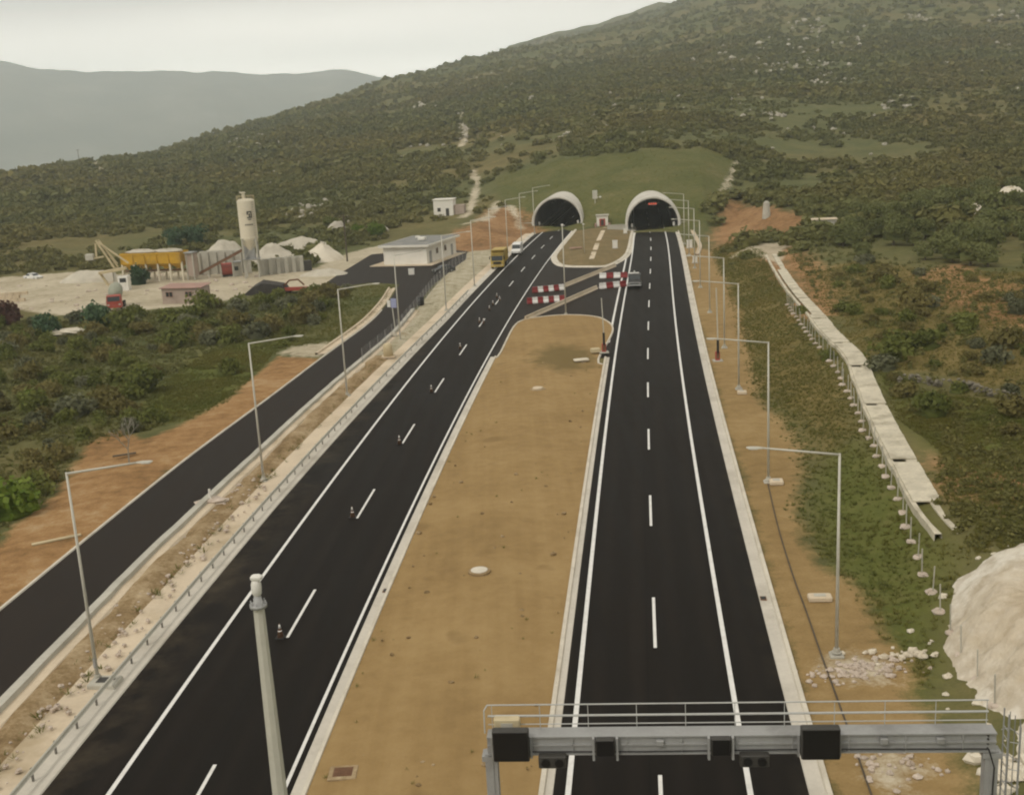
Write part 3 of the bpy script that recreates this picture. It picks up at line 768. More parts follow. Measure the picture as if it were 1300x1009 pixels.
# the tan median between the roads, closed by a curved kerb
nose_px = [(645, 428), (652, 416), (665, 407), (687, 403), (718, 400.6), (750, 402), (768, 407), (778, 420), (779, 436)]
nose = np.array([W(*q)[:2] for q in nose_px])
yl = np.linspace(10, 132, 60)
edgeL = [onroad(XL, y, 4.66)[:2] for y in yl]; edgeR = [onroad(XR, y, -5.0)[:2] for y in np.linspace(10, 124, 60)]
nl = nose.copy(); nl[0] = edgeL[-1] + np.array([.6, 3]); nl[-1] = edgeR[-1] + np.array([-.3, 3])
nosep = smooth_path([edgeL[-1]] + list(nl) + [edgeR[-1]], .8)
mb = MB(); sweep(mb, nosep, [(-.12, .02), (-.08, .17), (.10, .18), (.16, .02)]); structure(mb, 'kerb', MT['kerb'])
outline = np.array(list(edgeL) + list(nosep[1:-1]) + list(edgeR[::-1]))
def filled(name, outline, mat, z, amp, step=1.0, seed=2, crown=.25):
    """grid of small cells inside a plan outline plus a rim that follows it exactly"""
    import bmesh
    bm = bmesh.new()
    vs = [bm.verts.new((p[0], p[1], z)) for p in outline]
    bm.faces.new(vs); bmesh.ops.triangulate(bm, faces=bm.faces[:])
    for it in range(6):
        L = [e for e in bm.edges if e.calc_length() > step * 2 and len(e.link_faces) == 2]
        if not L: break
        bmesh.ops.subdivide_edges(bm, edges=L, cuts=1); bmesh.ops.triangulate(bm, faces=bm.faces[:])
    x = np.array([v.co.x for v in bm.verts]); y = np.array([v.co.y for v in bm.verts])
    d = np.clip(sdf(outline, x, y), 0, None)
    dz = sstep(0, 6, d) * crown + sstep(0, 2, d) * fbm(x / 6, y / 6, seed, 3) * amp
    for v_, q in zip(bm.verts, dz): v_.co.z += q
    bm.normal_update()
    for f in bm.faces:
        f.smooth = True
        if f.normal.z < 0: f.normal_flip()
    me = bpy.data.meshes.new(name); bm.to_mesh(me); bm.free(); me.materials.append(mat)
    o = bpy.data.objects.new(name, me); COL.objects.link(o); o['kind'] = 'structure'; return o
filled('median', outline, MT['median'], .1, .25)

# the island in front of the portals
isl_px = [(741, 283), (723, 302), (709, 319), (704.5, 327), (709, 335), (720, 338.5), (746, 339), (769, 338.2), (783, 333), (794, 325), (798.5, 316), (801.5, 301), (803.5, 291), (798, 287), (770, 284.5)]
isl = smooth_path([W(*q)[:2] for q in isl_px], .8, True)
mb = MB(); sweep(mb, isl, [(-.45, .02), (-.4, .2), (.1, .22), (.35, .05), (.8, .06), (.85, .02)], True); structure(mb, 'kerb', MT['kerb'])
isl_in = isl - normals(isl, True) * 0
filled('island', isl_in, MT['island'], .1, .5, 1.0, 8, .5)

# service road with its thin left kerb and the low wall on its right
ysv = np.linspace(20, 238, 110)
sr = np.array([[float(XSR(y)), y] for y in ysv]); sl = np.array([[float(XSL(min(y, 200))), y] for y in ysv])
sl[:, 0] = np.minimum(sl[:, 0], sr[:, 0] - 4.6)
mb = MB(); v = []
for a, b in zip(sl, sr):
    for k in range(5): v.append((a[0] + (b[0] - a[0]) * k / 4, a[1], .04))
mb.add(v, [(i * 5 + k, i * 5 + k + 1, i * 5 + 6 + k, i * 5 + 5 + k) for i in range(len(ysv) - 1) for k in range(4)])
structure(mb, 'service_road', MT['asphalt_b'])
mb = MB(); sweep(mb, sl[:78], [(.05, .03), (.0, .12), (-.18, .12), (-.24, .0)]); structure(mb, 'kerb', MT['kerb'])
k0 = (sl[:, 1] > 138) & (sl[:, 1] < 200); mb = MB(); sweep(mb, sl[k0], [(-.25, .02), (-.3, .12), (-.75, .12), (-.8, .06), (-1.2, .06), (-1.25, .3), (-1.5, .3), (-1.55, .0)]); structure(mb, 'gutter', MT['apron'])
apron_px = [(404, 366), (432, 347), (470, 324), (500, 312), (560, 315), (604, 321), (575, 341), (548, 364), (508, 361), (470, 359), (440, 363)]
mb = MB(); mb.prism([tuple(W(*q)[:2]) for q in apron_px], .0, .028); structure(mb, 'forecourt', MT['asphalt_b'])
# rough fill between the service road and the motorway
for y0_, y1_, m_, am in ((16, 136, 'strip', .8), (136, 250, 'gravelstrip', .5)):
  yy = np.linspace(y0_, y1_, int((y1_ - y0_) / 1.4)); mb = MB(); v = []; n = 10
  for y in yy:
      a = np.array([float(XSR(min(y, 236))) + .5, y]); o = float(prof_off(L_LEFT, y)) - float(np.interp(y, [40, 120, 200, 300], [1.25, 1.15, 1.0, .9])) - float(np.interp(y, [40, 100, 170, 300], [1.75, 1.65, 1.6, 1.6]))
      b = onroad(XL, y, o - .02)[:2]
      for k in range(n + 1):
          s = k / n; q = a + (b - a) * s
          v.append((q[0], q[1], .03 + math.sin(PI * s) * (.25 + am * (float(fbm(q[0] / 1.7, q[1] / 2.5, 12, 3)) + .1))))
  mb.add(v, [(i * (n + 1) + k, i * (n + 1) + k + 1, (i + 1) * (n + 1) + k + 1, (i + 1) * (n + 1) + k) for i in range(len(yy) - 1) for k in range(n)])
  structure(mb, 'verge', MT[m_], smooth=True)

# ================================================================== THINGS
ORD = ['nearest', 'second nearest', 'third nearest', 'fourth nearest', 'fifth nearest', 'sixth nearest', 'seventh nearest', 'eighth nearest', 'ninth nearest', 'tenth nearest', 'eleventh nearest', 'twelfth nearest', 'thirteenth nearest', 'fourteenth nearest']
def heading(f, y): return -math.atan(tang(f, y))          # rotation about z that turns +y into the road's direction

# ------------------------------------------------------------------ tunnel portals
def arc(R, n=40):
    a0 = math.asin(-(ZC + .02) / R)
    return [(R * math.cos(a), ZC + R * math.sin(a)) for a in np.linspace(a0, PI - a0, n)]
def portal(p, label, sign):
    t = thing('tunnel_portal', label, 'tunnel portal', (*p['c'], 0), -p['a'], 'twin tunnel portals under the grassy slope')
    n = 44; o = arc(RO, n); i = arc(RI, n); oc = arc(RO - .22, n)
    lean = lambda z: .16 * z                              # the mouth leans back a little
    mb = MB(); rings = [[(x, lean(z) + 24, z) for x, z in o], [(x, lean(z) + .22, z) for x, z in o], [(x, lean(z), z) for x, z in oc],
                        [(x, lean(z), z) for x, z in i], [(x, 1.2 + lean(z), z) for x, z in i]]
    v = [q for r in rings for q in r]
    f = [(k * n + j, k * n + j + 1, k * n + n + j + 1, k * n + n + j) for k in range(4) for j in range(n - 1)]
    mb.add(v, f); mb.build('collar', MT['portal'], t, True)
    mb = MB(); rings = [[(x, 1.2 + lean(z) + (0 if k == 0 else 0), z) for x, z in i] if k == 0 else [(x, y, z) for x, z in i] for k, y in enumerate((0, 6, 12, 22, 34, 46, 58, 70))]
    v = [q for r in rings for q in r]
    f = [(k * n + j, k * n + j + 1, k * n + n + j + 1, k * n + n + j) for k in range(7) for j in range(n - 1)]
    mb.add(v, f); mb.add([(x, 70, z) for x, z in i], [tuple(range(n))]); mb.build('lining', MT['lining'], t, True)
    mb = MB(); mb.box((0, 36, -.06), (12.4, 74, .1)); mb.build('floor', MT['asphalt_b'], t)
    for s in (-1, 1):                                     # walkways along the bore and the low wing walls outside
        mb = MB(); mb.box((s * 5.55, 35, .2), (.75, 69, .34)); mb.build('walkway', MT['conc'], t)
        mb = MB(); mb.box((s * (RO + 2.2), 1.6, .75), (4.4, .4, 1.7)); mb.box((s * (RO + 2.2), 1.6, 1.65), (4.6, .6, .12)); mb.build('wing_wall', MT['conc'], t)
        mb = MB(); mb.rbox((s * 5.1, 3.2, 1.25), (.5, .35, .9), .04); mb.bar((s * 5.1, 3.2, .3), (s * 5.1, 3.2, .8), .05); mb.build('signal_box', MT['white'], t)
    mb = MB()
    for k in range(9): mb.box((-1.6, 6 + k * 7, 6.3), (.35, 1.6, .16)); mb.box((1.6, 6 + k * 7, 6.3), (.35, 1.6, .16))
    mb.build('ceiling_lamps', MT['galv'], t)
    if sign:
        mb = MB(); mb.rbox((0, 2.2, 6.35), (2.2, .25, .75), .05); sg = mb.build('overhead_sign', MT['dark'], t)
        m, tt, b = nt('red lit sign'); b.inputs['Base Color'].default_value = (.3, .05, .03, 1)
        b.inputs['Emission Color'].default_value = (1, .16, .09, 1); b.inputs['Emission Strength'].default_value = .42
        mb = MB()
        for k in range(4): mb.box((-.78 + k * .52, 2.06, 6.35), (.4, .03, .42))
        mb.build('sign_face', m, sg)
portal(PL, 'left concrete tunnel mouth with an unlit dark bore', False)
portal(PR, 'right concrete tunnel mouth with a red lit sign under its crown', True)

# ------------------------------------------------------------------ street lamps
def make_lamp(h=10.7, arm=3.7):
    t = thing('street_lamp', '', 'street lamp', group='')
    mb = MB(); mb.bar((0, 0, .1), (0, 0, h), .10, .06, 10); mb.build('pole', MT['pole'], t, True)
    mb = MB(); mb.bar((0, 0, h - .06), (arm, 0, h + .36), .058, .045, 8); mb.build('arm', MT['pole'], t, True)
    mb = MB(); mb.add(*_lamp_head(arm, h)); lh = mb.build('lamp_head', MT['pole'], t)
    mb = MB(); mb.box((arm + .42, 0, h + .325), (.42, .2, .03)); mb.build('lens', MT['lampglass'], lh)
    mb = MB(); mb.rbox((0, 0, .04), (.7, .7, .2), .05); mb.lathe([(.26, .2), (.26, .25), (.17, .26), (.16, .45)], n=10); mb.build('base_plate', MT['conc'], t)
    mb = MB(); mb.box((0, -.13, 1.1), (.12, .03, .5)); mb.build('hatch', MT['galv'], t)
    return t
def _lamp_head(a, h):
    v = []
    for x, w, z0, z1 in ((-.05, .05, .33, .40), (.2, .11, .34, .42), (.6, .12, .35, .43), (.75, .05, .38, .42)):
        v += [(a + x, -w, h + z0), (a + x, w, h + z0), (a + x, w * .7, h + z1), (a + x, -w * .7, h + z1)]
    f = [(0, 1, 2, 3), (15, 14, 13, 12)]
    for k in range(3):
        for i in range(4): f.append((k * 4 + i, k * 4 + 4 + i, k * 4 + 4 + (i + 1) % 4, k * 4 + (i + 1) % 4))
    return v, f
lamp0 = make_lamp(); _first = [True]
def put_lamp(p, rz, label, group, sc=1.0):
    o = lamp0 if _first[0] else copy_tree(lamp0); _first[0] = False
    o.location = p; o.rotation_euler = (0, 0, rz); o.scale = (1, 1, sc); o['label'] = label; o['group'] = group; return o
rl = [(1062, 832, 552), (975.5, 612, 418), (938, 494, 354.5), (917, 0, 319, 133), (898, 0, 292, 158), (886, 0, 274, 182), (879, 0, 259, 206), (872, 0, 250, 226), (866, 0, 241, 246)]
for k, q in enumerate(rl):
    if q[1]: p = W(q[0], q[1])
    else:
        a, b = 200, 800
        r = q[3]; az, yh = az_of(q[0]); p = np.array([r * math.sin(az), r * math.cos(az), 0])
    p[2] = hz(p[0], p[1]) - .02
    put_lamp(p, heading(XR, min(p[1], 250)) + PI, f'single arm lamp post on the right verge, {ORD[k]} of its row', 'street lamps along the right verge', 1.0)
ll = [(125, 866, 0), (335, 611, 0), (441, 503, 0), (508.5, 434, 0), (551, 0, 170), (590, 0, 195), (614, 0, 220), (636, 0, 244), (654.5, 0, 264), (672, 0, 284)]
for k, q in enumerate(ll):
    if q[1]: p = W(q[0], q[1])
    else: az, yh = az_of(q[0]); p = np.array([q[2] * math.sin(az), q[2] * math.cos(az), 0])
    p[2] = max(hz(p[0], p[1]), 0) - .02
    put_lamp(p, heading(XL, min(p[1], 280)), f'single arm lamp post left of the motorway, {ORD[k]} of its row', 'street lamps between motorway and service road', 1.07)

# slim poles without arms
def slim_pole(base, h, label, top=None, r=.1):
    t = thing('slim_pole', label, 'pole', base)
    mb = MB(); mb.bar((0, 0, 0), (0, 0, h), r, r * .6, 8); mb.build('pole', MT['pole'], t, True)
    mb = MB(); mb.lathe([(.25, 0), (.25, .06), (.14, .1)], n=10); mb.build('base_plate', MT['conc'], t)
    mb = MB(); mb.rbox((0, 0, h + .1), (.3, .3, .3), .05); mb.bar((0, 0, h), (.35, 0, h + .05), .04); mb.build('sensor', MT['white'], t)
b = W(718.5, 400); b[2] = .2; slim_pole(b, ztop(b, 285) - .2, 'tall slim pale pole at the front edge of the tan median nose')
b = W(742, 327); b[2] = .35; slim_pole(b, ztop(b, 284) - .2, 'short slim pole on the grassy island before the tunnels', r=.07)

# ------------------------------------------------------------------ raised boom gates
def boom_gate(base, rz, h, label):
    t = thing('boom_gate', label, 'barrier', base, rz, 'raised boom barriers beside the right road')
    mb = MB(); mb.rbox((0, 0, .55), (.5, .4, 1.1), .05); c = mb.build('cabinet', MT['redpaint'], t)
    mb = MB(); mb.box((0, -.205, .6), (.3, .02, .6)); mb.build('door', MT['rust'], c)
    mb = MB(); mb.box((0, -.27, 1.7), (.26, .1, 1.5)); mb.build('counterweight', MT['black'], t)
    mb = MB(); mb.beam((0, -.27, 2.4), (-.12, -.27, h), .13, .1); mb.build('boom', MT['pole'], t)
    mb = MB(); mb.rbox((0, 0, .03), (1.1, 1.1, .14), .03); mb.build('footing', MT['conc'], t)
b = W(767, 450); b[2] = .25; boom_gate(b, 0, ztop(b, 378), 'raised white boom barrier standing on the tan median')
b = W(911, 458); b[2] = hz(*b[:2]); boom_gate(b, 0, ztop(b, 365), 'raised white boom barrier standing on the right verge')

# ------------------------------------------------------------------ tall mast close to the camera
q = ray(325, 742); q = q / q[1] * 18.0; mx, my, mz = q[0], q[1], CH + q[2]
t = thing('camera_mast', 'tall tapering pale mast in the left foreground with a round camera head', 'mast', (mx, my, .15))
mb = MB(); mb.bar((0, 0, 0), (0, 0, mz - .55), .30, .098, 8); mb.build('pole', MT['pole'], t)
mb = MB(); mb.lathe([(.15, mz - .56), (.15, mz - .5), (.085, mz - .5), (.06, mz - .34)], n=14)
for k in range(8): a = k * PI / 4; mb.bar((.125 * math.cos(a), .125 * math.sin(a), mz - .52), (.125 * math.cos(a), .125 * math.sin(a), mz - .44), .014, n=6)
mb.build('flange', MT['galv'], t, True)
mb = MB(); mb.lathe([(.05, mz - .36), (.08, mz - .31), (.09, mz - .22), (.088, mz - .14), (.065, mz - .07), (.02, mz - .04)], n=16); hd = mb.build('camera_head', MT['white'], t, True)
mb = MB(); mb.rbox((.02, .0, mz - .02), (.20, .14, .1), .03); mb.build('camera', MT['white'], hd)
mb = MB(); mb.lathe([(.6, -.12), (.6, .05), (.34, .08)], n=12); mb.build('base_plate', MT['conc'], t)

# ------------------------------------------------------------------ gantry over the right road
GZ = 6.3
ga, gb = W(625, 942, GZ), W(1256, 937, GZ)
gd = gb - ga; GL = float(np.hypot(gd[0], gd[1])); grz = math.atan2(gd[1], gd[0])
t = thing('road_gantry', 'grey steel sign gantry spanning the right road in the foreground', 'gantry', (ga[0], ga[1], 0), grz)
mpx = GL / (1256 - 625)                                   # metres per pixel along the beam
def gx(px): return (px - 625) * mpx
def hsec(mb, a, b, w, h):                                 # box girder with raised ledges
    mb.beam(a, b, w, h)
mb = MB(); mb.box((GL / 2, 0, GZ), (GL + .3, .42, .62)); mb.box((GL / 2, 0, GZ + .33), (GL + .3, .56, .05)); mb.box((GL / 2, -.02, GZ + .02), (GL + .3, .5, .06)); mb.box((GL / 2, 0, GZ - .33), (GL + .3, .52, .05))
bm_ = mb.build('beam', MT['galv'], t)
for k in range(9):
    m = MB(); m.box((GL * (k + .5) / 9, -.24, GZ), (.05, .06, .6)); m.build('stiffener', MT['galv'], bm_)
mb = MB(); mb.box((GL / 2, .34, GZ + .30), (GL, .14, .05)); mb.build('cable_tray', MT['galv'], t)
mb = MB()
for z, q_ in ((.48, .02), (.80, .04), (1.22, .026)): mb.bar((-.15, .36, GZ + z), (GL + .05, .36, GZ + z), q_, n=6)
mb.tube([(-.15, .36, GZ + 1.22), (-.25, .2, GZ + 1.1), (-.25, .1, GZ + .3)], .026, 6)
for k in range(11): x = GL * k / 10; mb.bar((x, .36, GZ + .3), (x, .36, GZ + 1.22), .014, n=6)
mb.build('railing', MT['railgrey'], t)
mb = MB(); mb.tube([(.2, -.27, GZ - .2), (GL * .3, -.27, GZ - .23), (GL * .62, -.27, GZ - .19), (GL - .1, -.27, GZ - .22), (GL + .1, -.3, GZ - .9), (GL + .02, -.26, 1.2)], .022, 6); mb.build('cable', MT['black'], t)
for x_ in (GL * .345, GL * .79, GL * .9):
    m = MB(); m.rbox((x_, -.3, GZ + .12), (.26, .14, .2), .02); m.build('junction_box', MT['galv'], t)
for x_ in (.12, GL - .12):
    for z_ in (-.22, -.05, .12, .24):
        m = MB(); m.bar((x_, -.2, GZ + z_), (x_, -.26, GZ + z_), .035, n=6); m.build('bolt', MT['dark'], bm_)
for x in (-.05, GL + .05):
    mb = MB(); mb.box((x, 0, (GZ - .3) / 2), (.42, .42, GZ - .4)); mb.box((x, -.225, (GZ - .3) / 2), (.14, .03, GZ - .5)); mb.box((x, 0, .1), (.9, .9, .25)); mb.box((x, 0, GZ - .5), (.62, .5, .2)); mb.build('post', MT['galv'], t)
mb = MB()
lx = GL + .42
for s in (-.22, .22): mb.bar((lx + .1, s, .1), (lx + .1, s, GZ + 1.0), .025, n=6)
for k in range(20): mb.bar((lx + .1, -.22, .4 + k * .33), (lx + .1, .22, .4 + k * .33), .015, n=6)
for a in (-.5, -.25, 0, .25, .5): mb.bar((lx + .55 - .3 * abs(a), a, 2.2), (lx + .55 - .3 * abs(a), a, GZ + .7), .016, n=6)
for z in (2.4, 3.4, 4.4, 5.4, 6.4): mb.tube([(lx + .1, -.4, z), (lx + .4, -.5, z), (lx + .58, 0, z), (lx + .4, .5, z), (lx + .1, .4, z)], .016, 6)
mb.build('caged_ladder', MT['galv'], t)
def gbox(name, px0, px1, zc, h, y, mat, d=.3, extra=None):
    x0, x1 = gx(px0), gx(px1); mb = MB(); mb.rbox(((x0 + x1) / 2, y, zc), (x1 - x0, d, h), .03)
    return mb.build(name, mat, t), (x0 + x1) / 2, x1 - x0
for a, b in ((628, 675), (1019, 1067)):
    s, c, w = gbox('sign_panel', a, b, GZ + .2, 1.14, -.48, MT['dark'], .34)
    mb = MB(); mb.box((c, -.655, GZ + .2), (w * .94, .02, 1.06)); mb.build('screen', MT['screen'], s)
    for e in (-1, 1):
        m = MB(); m.box((c + e * (w / 2 + .05), -.3, GZ), (.06, .2, .8)); m.build('bracket', MT['galv'], s)
for a, b in ((760, 785), (907, 932)):
    s, c, w = gbox('lane_signal', a, b, GZ + .06, .62, -.42, MT['dark'], .26)
    mb = MB(); mb.box((c, -.555, GZ + .06), (w * .9, .02, .56)); mb.build('screen', MT['screen'], s)
    for e in (-1, 1):
        m = MB(); m.box((c + e * (w / 2 + .07), -.36, GZ - .06), (.08, .16, .82)); m.build('bracket', MT['galv'], s)
for a, b in ((686, 722), (943, 980)):
    s, c, w = gbox('twin_lamp', a, b, GZ - .46, .44, -.42, MT['dark'], .3)
    for e in (-1, 1):
        mb = MB(); mb.bar((c + e * w * .24, -.56, GZ - .46), (c + e * w * .24, -.62, GZ - .46), .15, n=14); mb.build('lens', MT['screen'], s)
s, c, w = gbox('control_box', 628, 662, GZ + .62, .4, .25, MT['cream'], .4)
mb = MB(); mb.box((c, .04, GZ + .62), (w * .45, .02, .16)); mb.build('hatch', MT['conc'], s)

# ------------------------------------------------------------------ guardrail on the outer side of the left road
def rail_thing(name, label, f, off, y0, y1, sp, h=.75):
    t = thing(name, label, 'guardrail', (*onroad(f, y0, off)[:2], 0)); o = np.array(t.location)
    p = road_path(f, y0, y1, 1.2); q = p - o[:2]; mb = MB()
    sweep(mb, q, [(.0, h - .31), (.045, h - .27), (.0, h - .2), (.0, h - .12), (.045, h - .05), (.0, h), (-.02, h), (-.02, h - .31)])
    # the offset runs along the curve
    n = normals(p)
    for i, (x, y, z) in enumerate(mb.v):
        k = i % len(p); dd = prof_off(off, p[k, 1]) if isinstance(off, list) else 0
        mb.v[i] = (x + n[k, 0] * dd, y + n[k, 1] * dd, z)
    mb.build('rail', MT['pole'], t)
    y = y0; c = 0
    while y < y1 and c < 100:
        w = onroad(f, y, float(prof_off(off, y)) - .07) - o; a = heading(f, y)
        m = MB(); m.box((w[0], w[1], h / 2 - .03), (.07, .11, h + .0), a); m.build('post', MT['railpost'], t); y += sp * (1 if y < 110 else 1.6); c += 1
    return t
_onr = onroad
def onroad(f, y, d, z=0):
    return _onr(f, y, float(prof_off(d, y)) if isinstance(d, list) else d, z)
rail_thing('guardrail', 'long grey steel guardrail on the gutter left of the motorway', XL, [(40, -7.05 - .75), (80, -7.55), (100, -7.25), (130, -6.7), (160, -6.1), (400, -6.0)], 22, 186, 2.2)

# low wall right of the service road
t = thing('low_wall', 'low weathered concrete wall along the right edge of the service road', 'wall', (0, 0, 0))
wy = np.linspace(18, 170, 90); wp = np.array([[float(XSR(y)), y] for y in wy]); wj = .06 * (vnoise(wy * .7, wy * 0, 4) - .5)
mb = MB(); sweep(mb, wp, [(.0, .0), (.02, .62), (.55, .64), (.6, .1)], zf=wj); mb.build('wall', MT['conc'], t)
mb = MB(); sweep(mb, wp, [(.56, .36), (1.15, .34), (1.4, .05)], zf=wj * 2); mb.build('footing', MT['apron'], t)

# chain link fence further up
t = thing('chain_link_fence', 'chain link fence with thin posts beside the service road', 'fence', (0, 0, 0))
fy = np.linspace(132, 236, 27)
for y in fy:
    m = MB(); m.bar((float(XSR(y)) + .7, y, 0), (float(XSR(y)) + .7, y, 2.1), .035, n=6); m.build('post', MT['galv'], t)
mb = MB()
for z in np.linspace(.15, 2.05, 9): mb.tube([(float(XSR(y)) + .7, y, z) for y in fy], .006, 4)
for y in np.arange(132, 236, .5): mb.bar((float(XSR(y)) + .7, y, .1), (float(XSR(y)) + .7, y, 2.05), .004, n=3)
mb.build('wire_mesh', MT['galv'], t)

# ------------------------------------------------------------------ concrete barriers and plastic blocks across the crossover
def conc_barrier(pa, pb, label):
    a, b = W(*pa), W(*pb); d = b - a; L = float(np.hypot(d[0], d[1]))
    t = thing('concrete_barrier', label, 'barrier', a, math.atan2(d[1], d[0]), 'concrete barriers across the crossover')
    mb = MB(); pr = [(-.30, .02), (-.28, .12), (-.12, .32), (-.09, .62), (.09, .62), (.12, .32), (.28, .12), (.30, .02)]
    n = max(2, int(L / 3))
    for k in range(n):
        x0, x1 = L * k / n + .02, L * (k + 1) / n - .02
        v = [(x0, y, z) for y, z in pr] + [(x1, y, z) for y, z in pr]
        f = [(i, (i + 1) % 8, 8 + (i + 1) % 8, 8 + i) for i in range(8)] + [tuple(reversed(range(8))), tuple(range(8, 16))]
        mb.add(v, f)
    mb.build('wall', MT['apron'], t)
conc_barrier((717, 364.5), (781, 338.5), 'pale concrete barrier line running up to the grassy island')
conc_barrier((667, 407), (757.5, 367), 'pale concrete barrier line rising from the median nose')
def make_block(mat, nm):
    t = thing('plastic_barrier', '', 'barrier')
    mb = MB(); pr = [(-.3, .03), (-.28, .3), (-.14, .45), (-.12, .95), (.12, .95), (.14, .45), (.28, .3), (.3, .03)]
    for sx, ex in ((-.68, .68),):
        v = [(sx, y, z) for y, z in pr] + [(ex, y, z) for y, z in pr]
        mb.add(v, [(i, (i + 1) % 8, 8 + (i + 1) % 8, 8 + i) for i in range(8)] + [tuple(reversed(range(8))), tuple(range(8, 16))])
    mb.build('shell', mat, t)
    mb = MB(); mb.lathe([(.09, .93), (.09, 1.0), (.05, 1.02)], n=10); mb.build('filler_cap', MT['dark'], t)
    mb = MB(); mb.box((.7, 0, .5), (.07, .12, .6)); mb.build('coupling', mat, t)
    return t
blk = {'red': make_block(MT['red'], 'red'), 'white': make_block(MT['whiteplastic'], 'white')}; used = set()
WH = {0: 'leftmost', 1: 'second', 2: 'third', 3: 'fourth', 4: 'fifth', 5: 'sixth'}
def block_row(pa, pb, colors, rowname, grp):
    a, b = W(*pa), W(*pb); d = b - a; n = len(colors); cnt = {}
    tot = {c: colors.count(c) for c in colors}
    for k, c in enumerate(colors):
        p = a + d * ((k + .5) / n); o = blk[c] if c not in used else copy_tree(blk[c]); used.add(c)
        o.location = (p[0], p[1], .02); o.rotation_euler = (0, 0, math.atan2(d[1], d[0])); o.scale = (np.hypot(d[0], d[1]) / n / 1.46, 1.15, 1.0)
        i = cnt.get(c, 0); cnt[c] = i + 1
        w = 'only' if tot[c] == 1 else ('leftmost' if i == 0 else 'rightmost' if i == tot[c] - 1 else ['', 'second', 'third'][i])
        o['label'] = f'{c} plastic barrier block, {w} {c} one in {rowname}'; o['group'] = grp
RW = ['red', 'white', 'red', 'white', 'red', 'white', 'red']
block_row((676, 372), (716, 368), RW[:6], 'the back row at the left road', 'red and white plastic barriers')
block_row((669, 386), (717, 382.5), RW, 'the front row at the left road', 'red and white plastic barriers')
block_row((761, 353.5), (797, 352.5), ['white', 'red', 'white', 'red'], 'the back row near the dark pickup', 'red and white plastic barriers')
block_row((761, 367), (795, 363.5), ['white', 'red', 'white', 'red'], 'the front row near the dark pickup', 'red and white plastic barriers')

# ------------------------------------------------------------------ traffic cones
def make_cone():
    t = thing('traffic_cone', '', 'traffic cone', group='traffic cones along the left road')
    mb = MB(); mb.rbox((0, 0, .03), (.46, .46, .06), .02); mb.build('base', MT['black'], t)
    pr = lambda z: .17 * (1 - z / 1.0)
    mb = MB(); mb.lathe([(pr(.06) + .01, .06), (pr(.8), .8), (.02, .9)], n=14); mb.build('cone', MT['rust'], t, True)
    mb = MB(); mb.lathe([(pr(.24) + .005, .24), (pr(.48) + .005, .48)], n=14); mb.build('reflective_band', MT['whiteplastic'], t, True)
    mb = MB(); mb.lathe([(pr(.6) + .005, .6), (pr(.84) + .005, .84)], n=14); mb.build('reflective_band', MT['whiteplastic'], t, True)
    return t
c0 = make_cone(); first = True
cones = [(356.5, 811, 'standing by the second nearest lane dash'), (448, 658, 'standing by the third nearest lane dash'), (507.5, 565, 'standing by the fourth nearest lane dash'),
         (548, 499, 'standing by the fifth nearest lane dash'), (584.5, 444, 'standing by the sixth nearest lane dash'), (609, 411, 'at the lower end of the bunch of cones'), (614, 412, 'close right of the bunch\'s lowest cone'),
         (621.5, 395, 'lower of the two small ones mid bunch'), (626, 388.5, 'upper of the two small ones mid bunch'), (631, 379, 'at the upper end of the bunch of cones'), (634.5, 383, 'right of the bunch\'s topmost cone')]
for x, y, l in cones:
    o = c0 if first else copy_tree(c0); first = False
    p = W(x, y); o.location = (p[0], p[1], Z0 + .055); o.scale = (1.1, 1.1, .95); o.rotation_euler = (0, 0, random.uniform(-.5, .5)); o['label'] = 'white banded traffic cone ' + l

# ------------------------------------------------------------------ vehicles
def wheel(mb_parent, x, y, r=.34, w=.24, mat2='galv'):
    m = MB(); m.bar((x - w / 2, y, r), (x + w / 2, y, r), r, n=18); o = m.build('wheel', MT['rubber'], mb_parent, False)
    m = MB(); m.bar((x - w / 2 - .01, y, r), (x + w / 2 + .01, y, r), r * .58, n=12); m.build('rim', MT[mat2], o)
# yellow tipper truck, its front to the camera (front = -y)
b = W(633, 342.5)
t = thing('tipper_truck', 'yellow tipper truck parked on the left shoulder, facing the camera', 'truck', (b[0] - .2, b[1] + .6, Z0), heading(XL, b[1]) + .02)
mb = MB(); mb.box((0, 4.2, .75), (.9, 8.2, .3)); mb.build('chassis', MT['dark'], t)
mb = MB(); mb.side([(0.05, .55), (0.0, 1.5), (.18, 2.75), (.4, 2.95), (2.1, 2.95), (2.1, .6)], -1.25, 1.25, .1, 2.6); cab = mb.build('cab', MT['yellow'], t)
mb = MB(); mb.add([(-1.1, -.012, 1.62), (1.1, -.012, 1.62), (1.02, .135, 2.6), (-1.02, .135, 2.6)], [(0, 1, 2, 3)])
m2 = mb; mb = MB(); mb.box((0, .06, 2.1), (2.15, .05, .92), 0, -.13); mb.build('windscreen', MT['glass'], cab)
for s in (-1, 1):
    mb = MB(); mb.box((s * 1.255, .95, 2.1), (.02, .9, .75)); mb.build('side_window', MT['glass'], cab)
    mb = MB(); mb.box((s * 1.42, -.05, 2.2), (.16, .1, .55)); mb.bar((s * 1.2, .1, 2.45), (s * 1.42, -.02, 2.45), .02); mb.build('mirror', MT['black'], cab)
    mb = MB(); mb.rbox((s * .92, -.06, .78), (.36, .1, .22), .03); mb.build('headlight', MT['chrome'], cab)
mb = MB(); mb.box((0, -.035, 1.22), (1.5, .05, .42)); mb.build('grille', MT['black'], cab)
mb = MB(); mb.rbox((0, -.06, .62), (2.5, .2, .34), .04); mb.build('bumper', MT['yellow'], cab)
mb = MB(); mb.box((0, .12, 3.02), (2.3, .3, .14)); mb.build('sun_visor', MT['yellow'], cab)
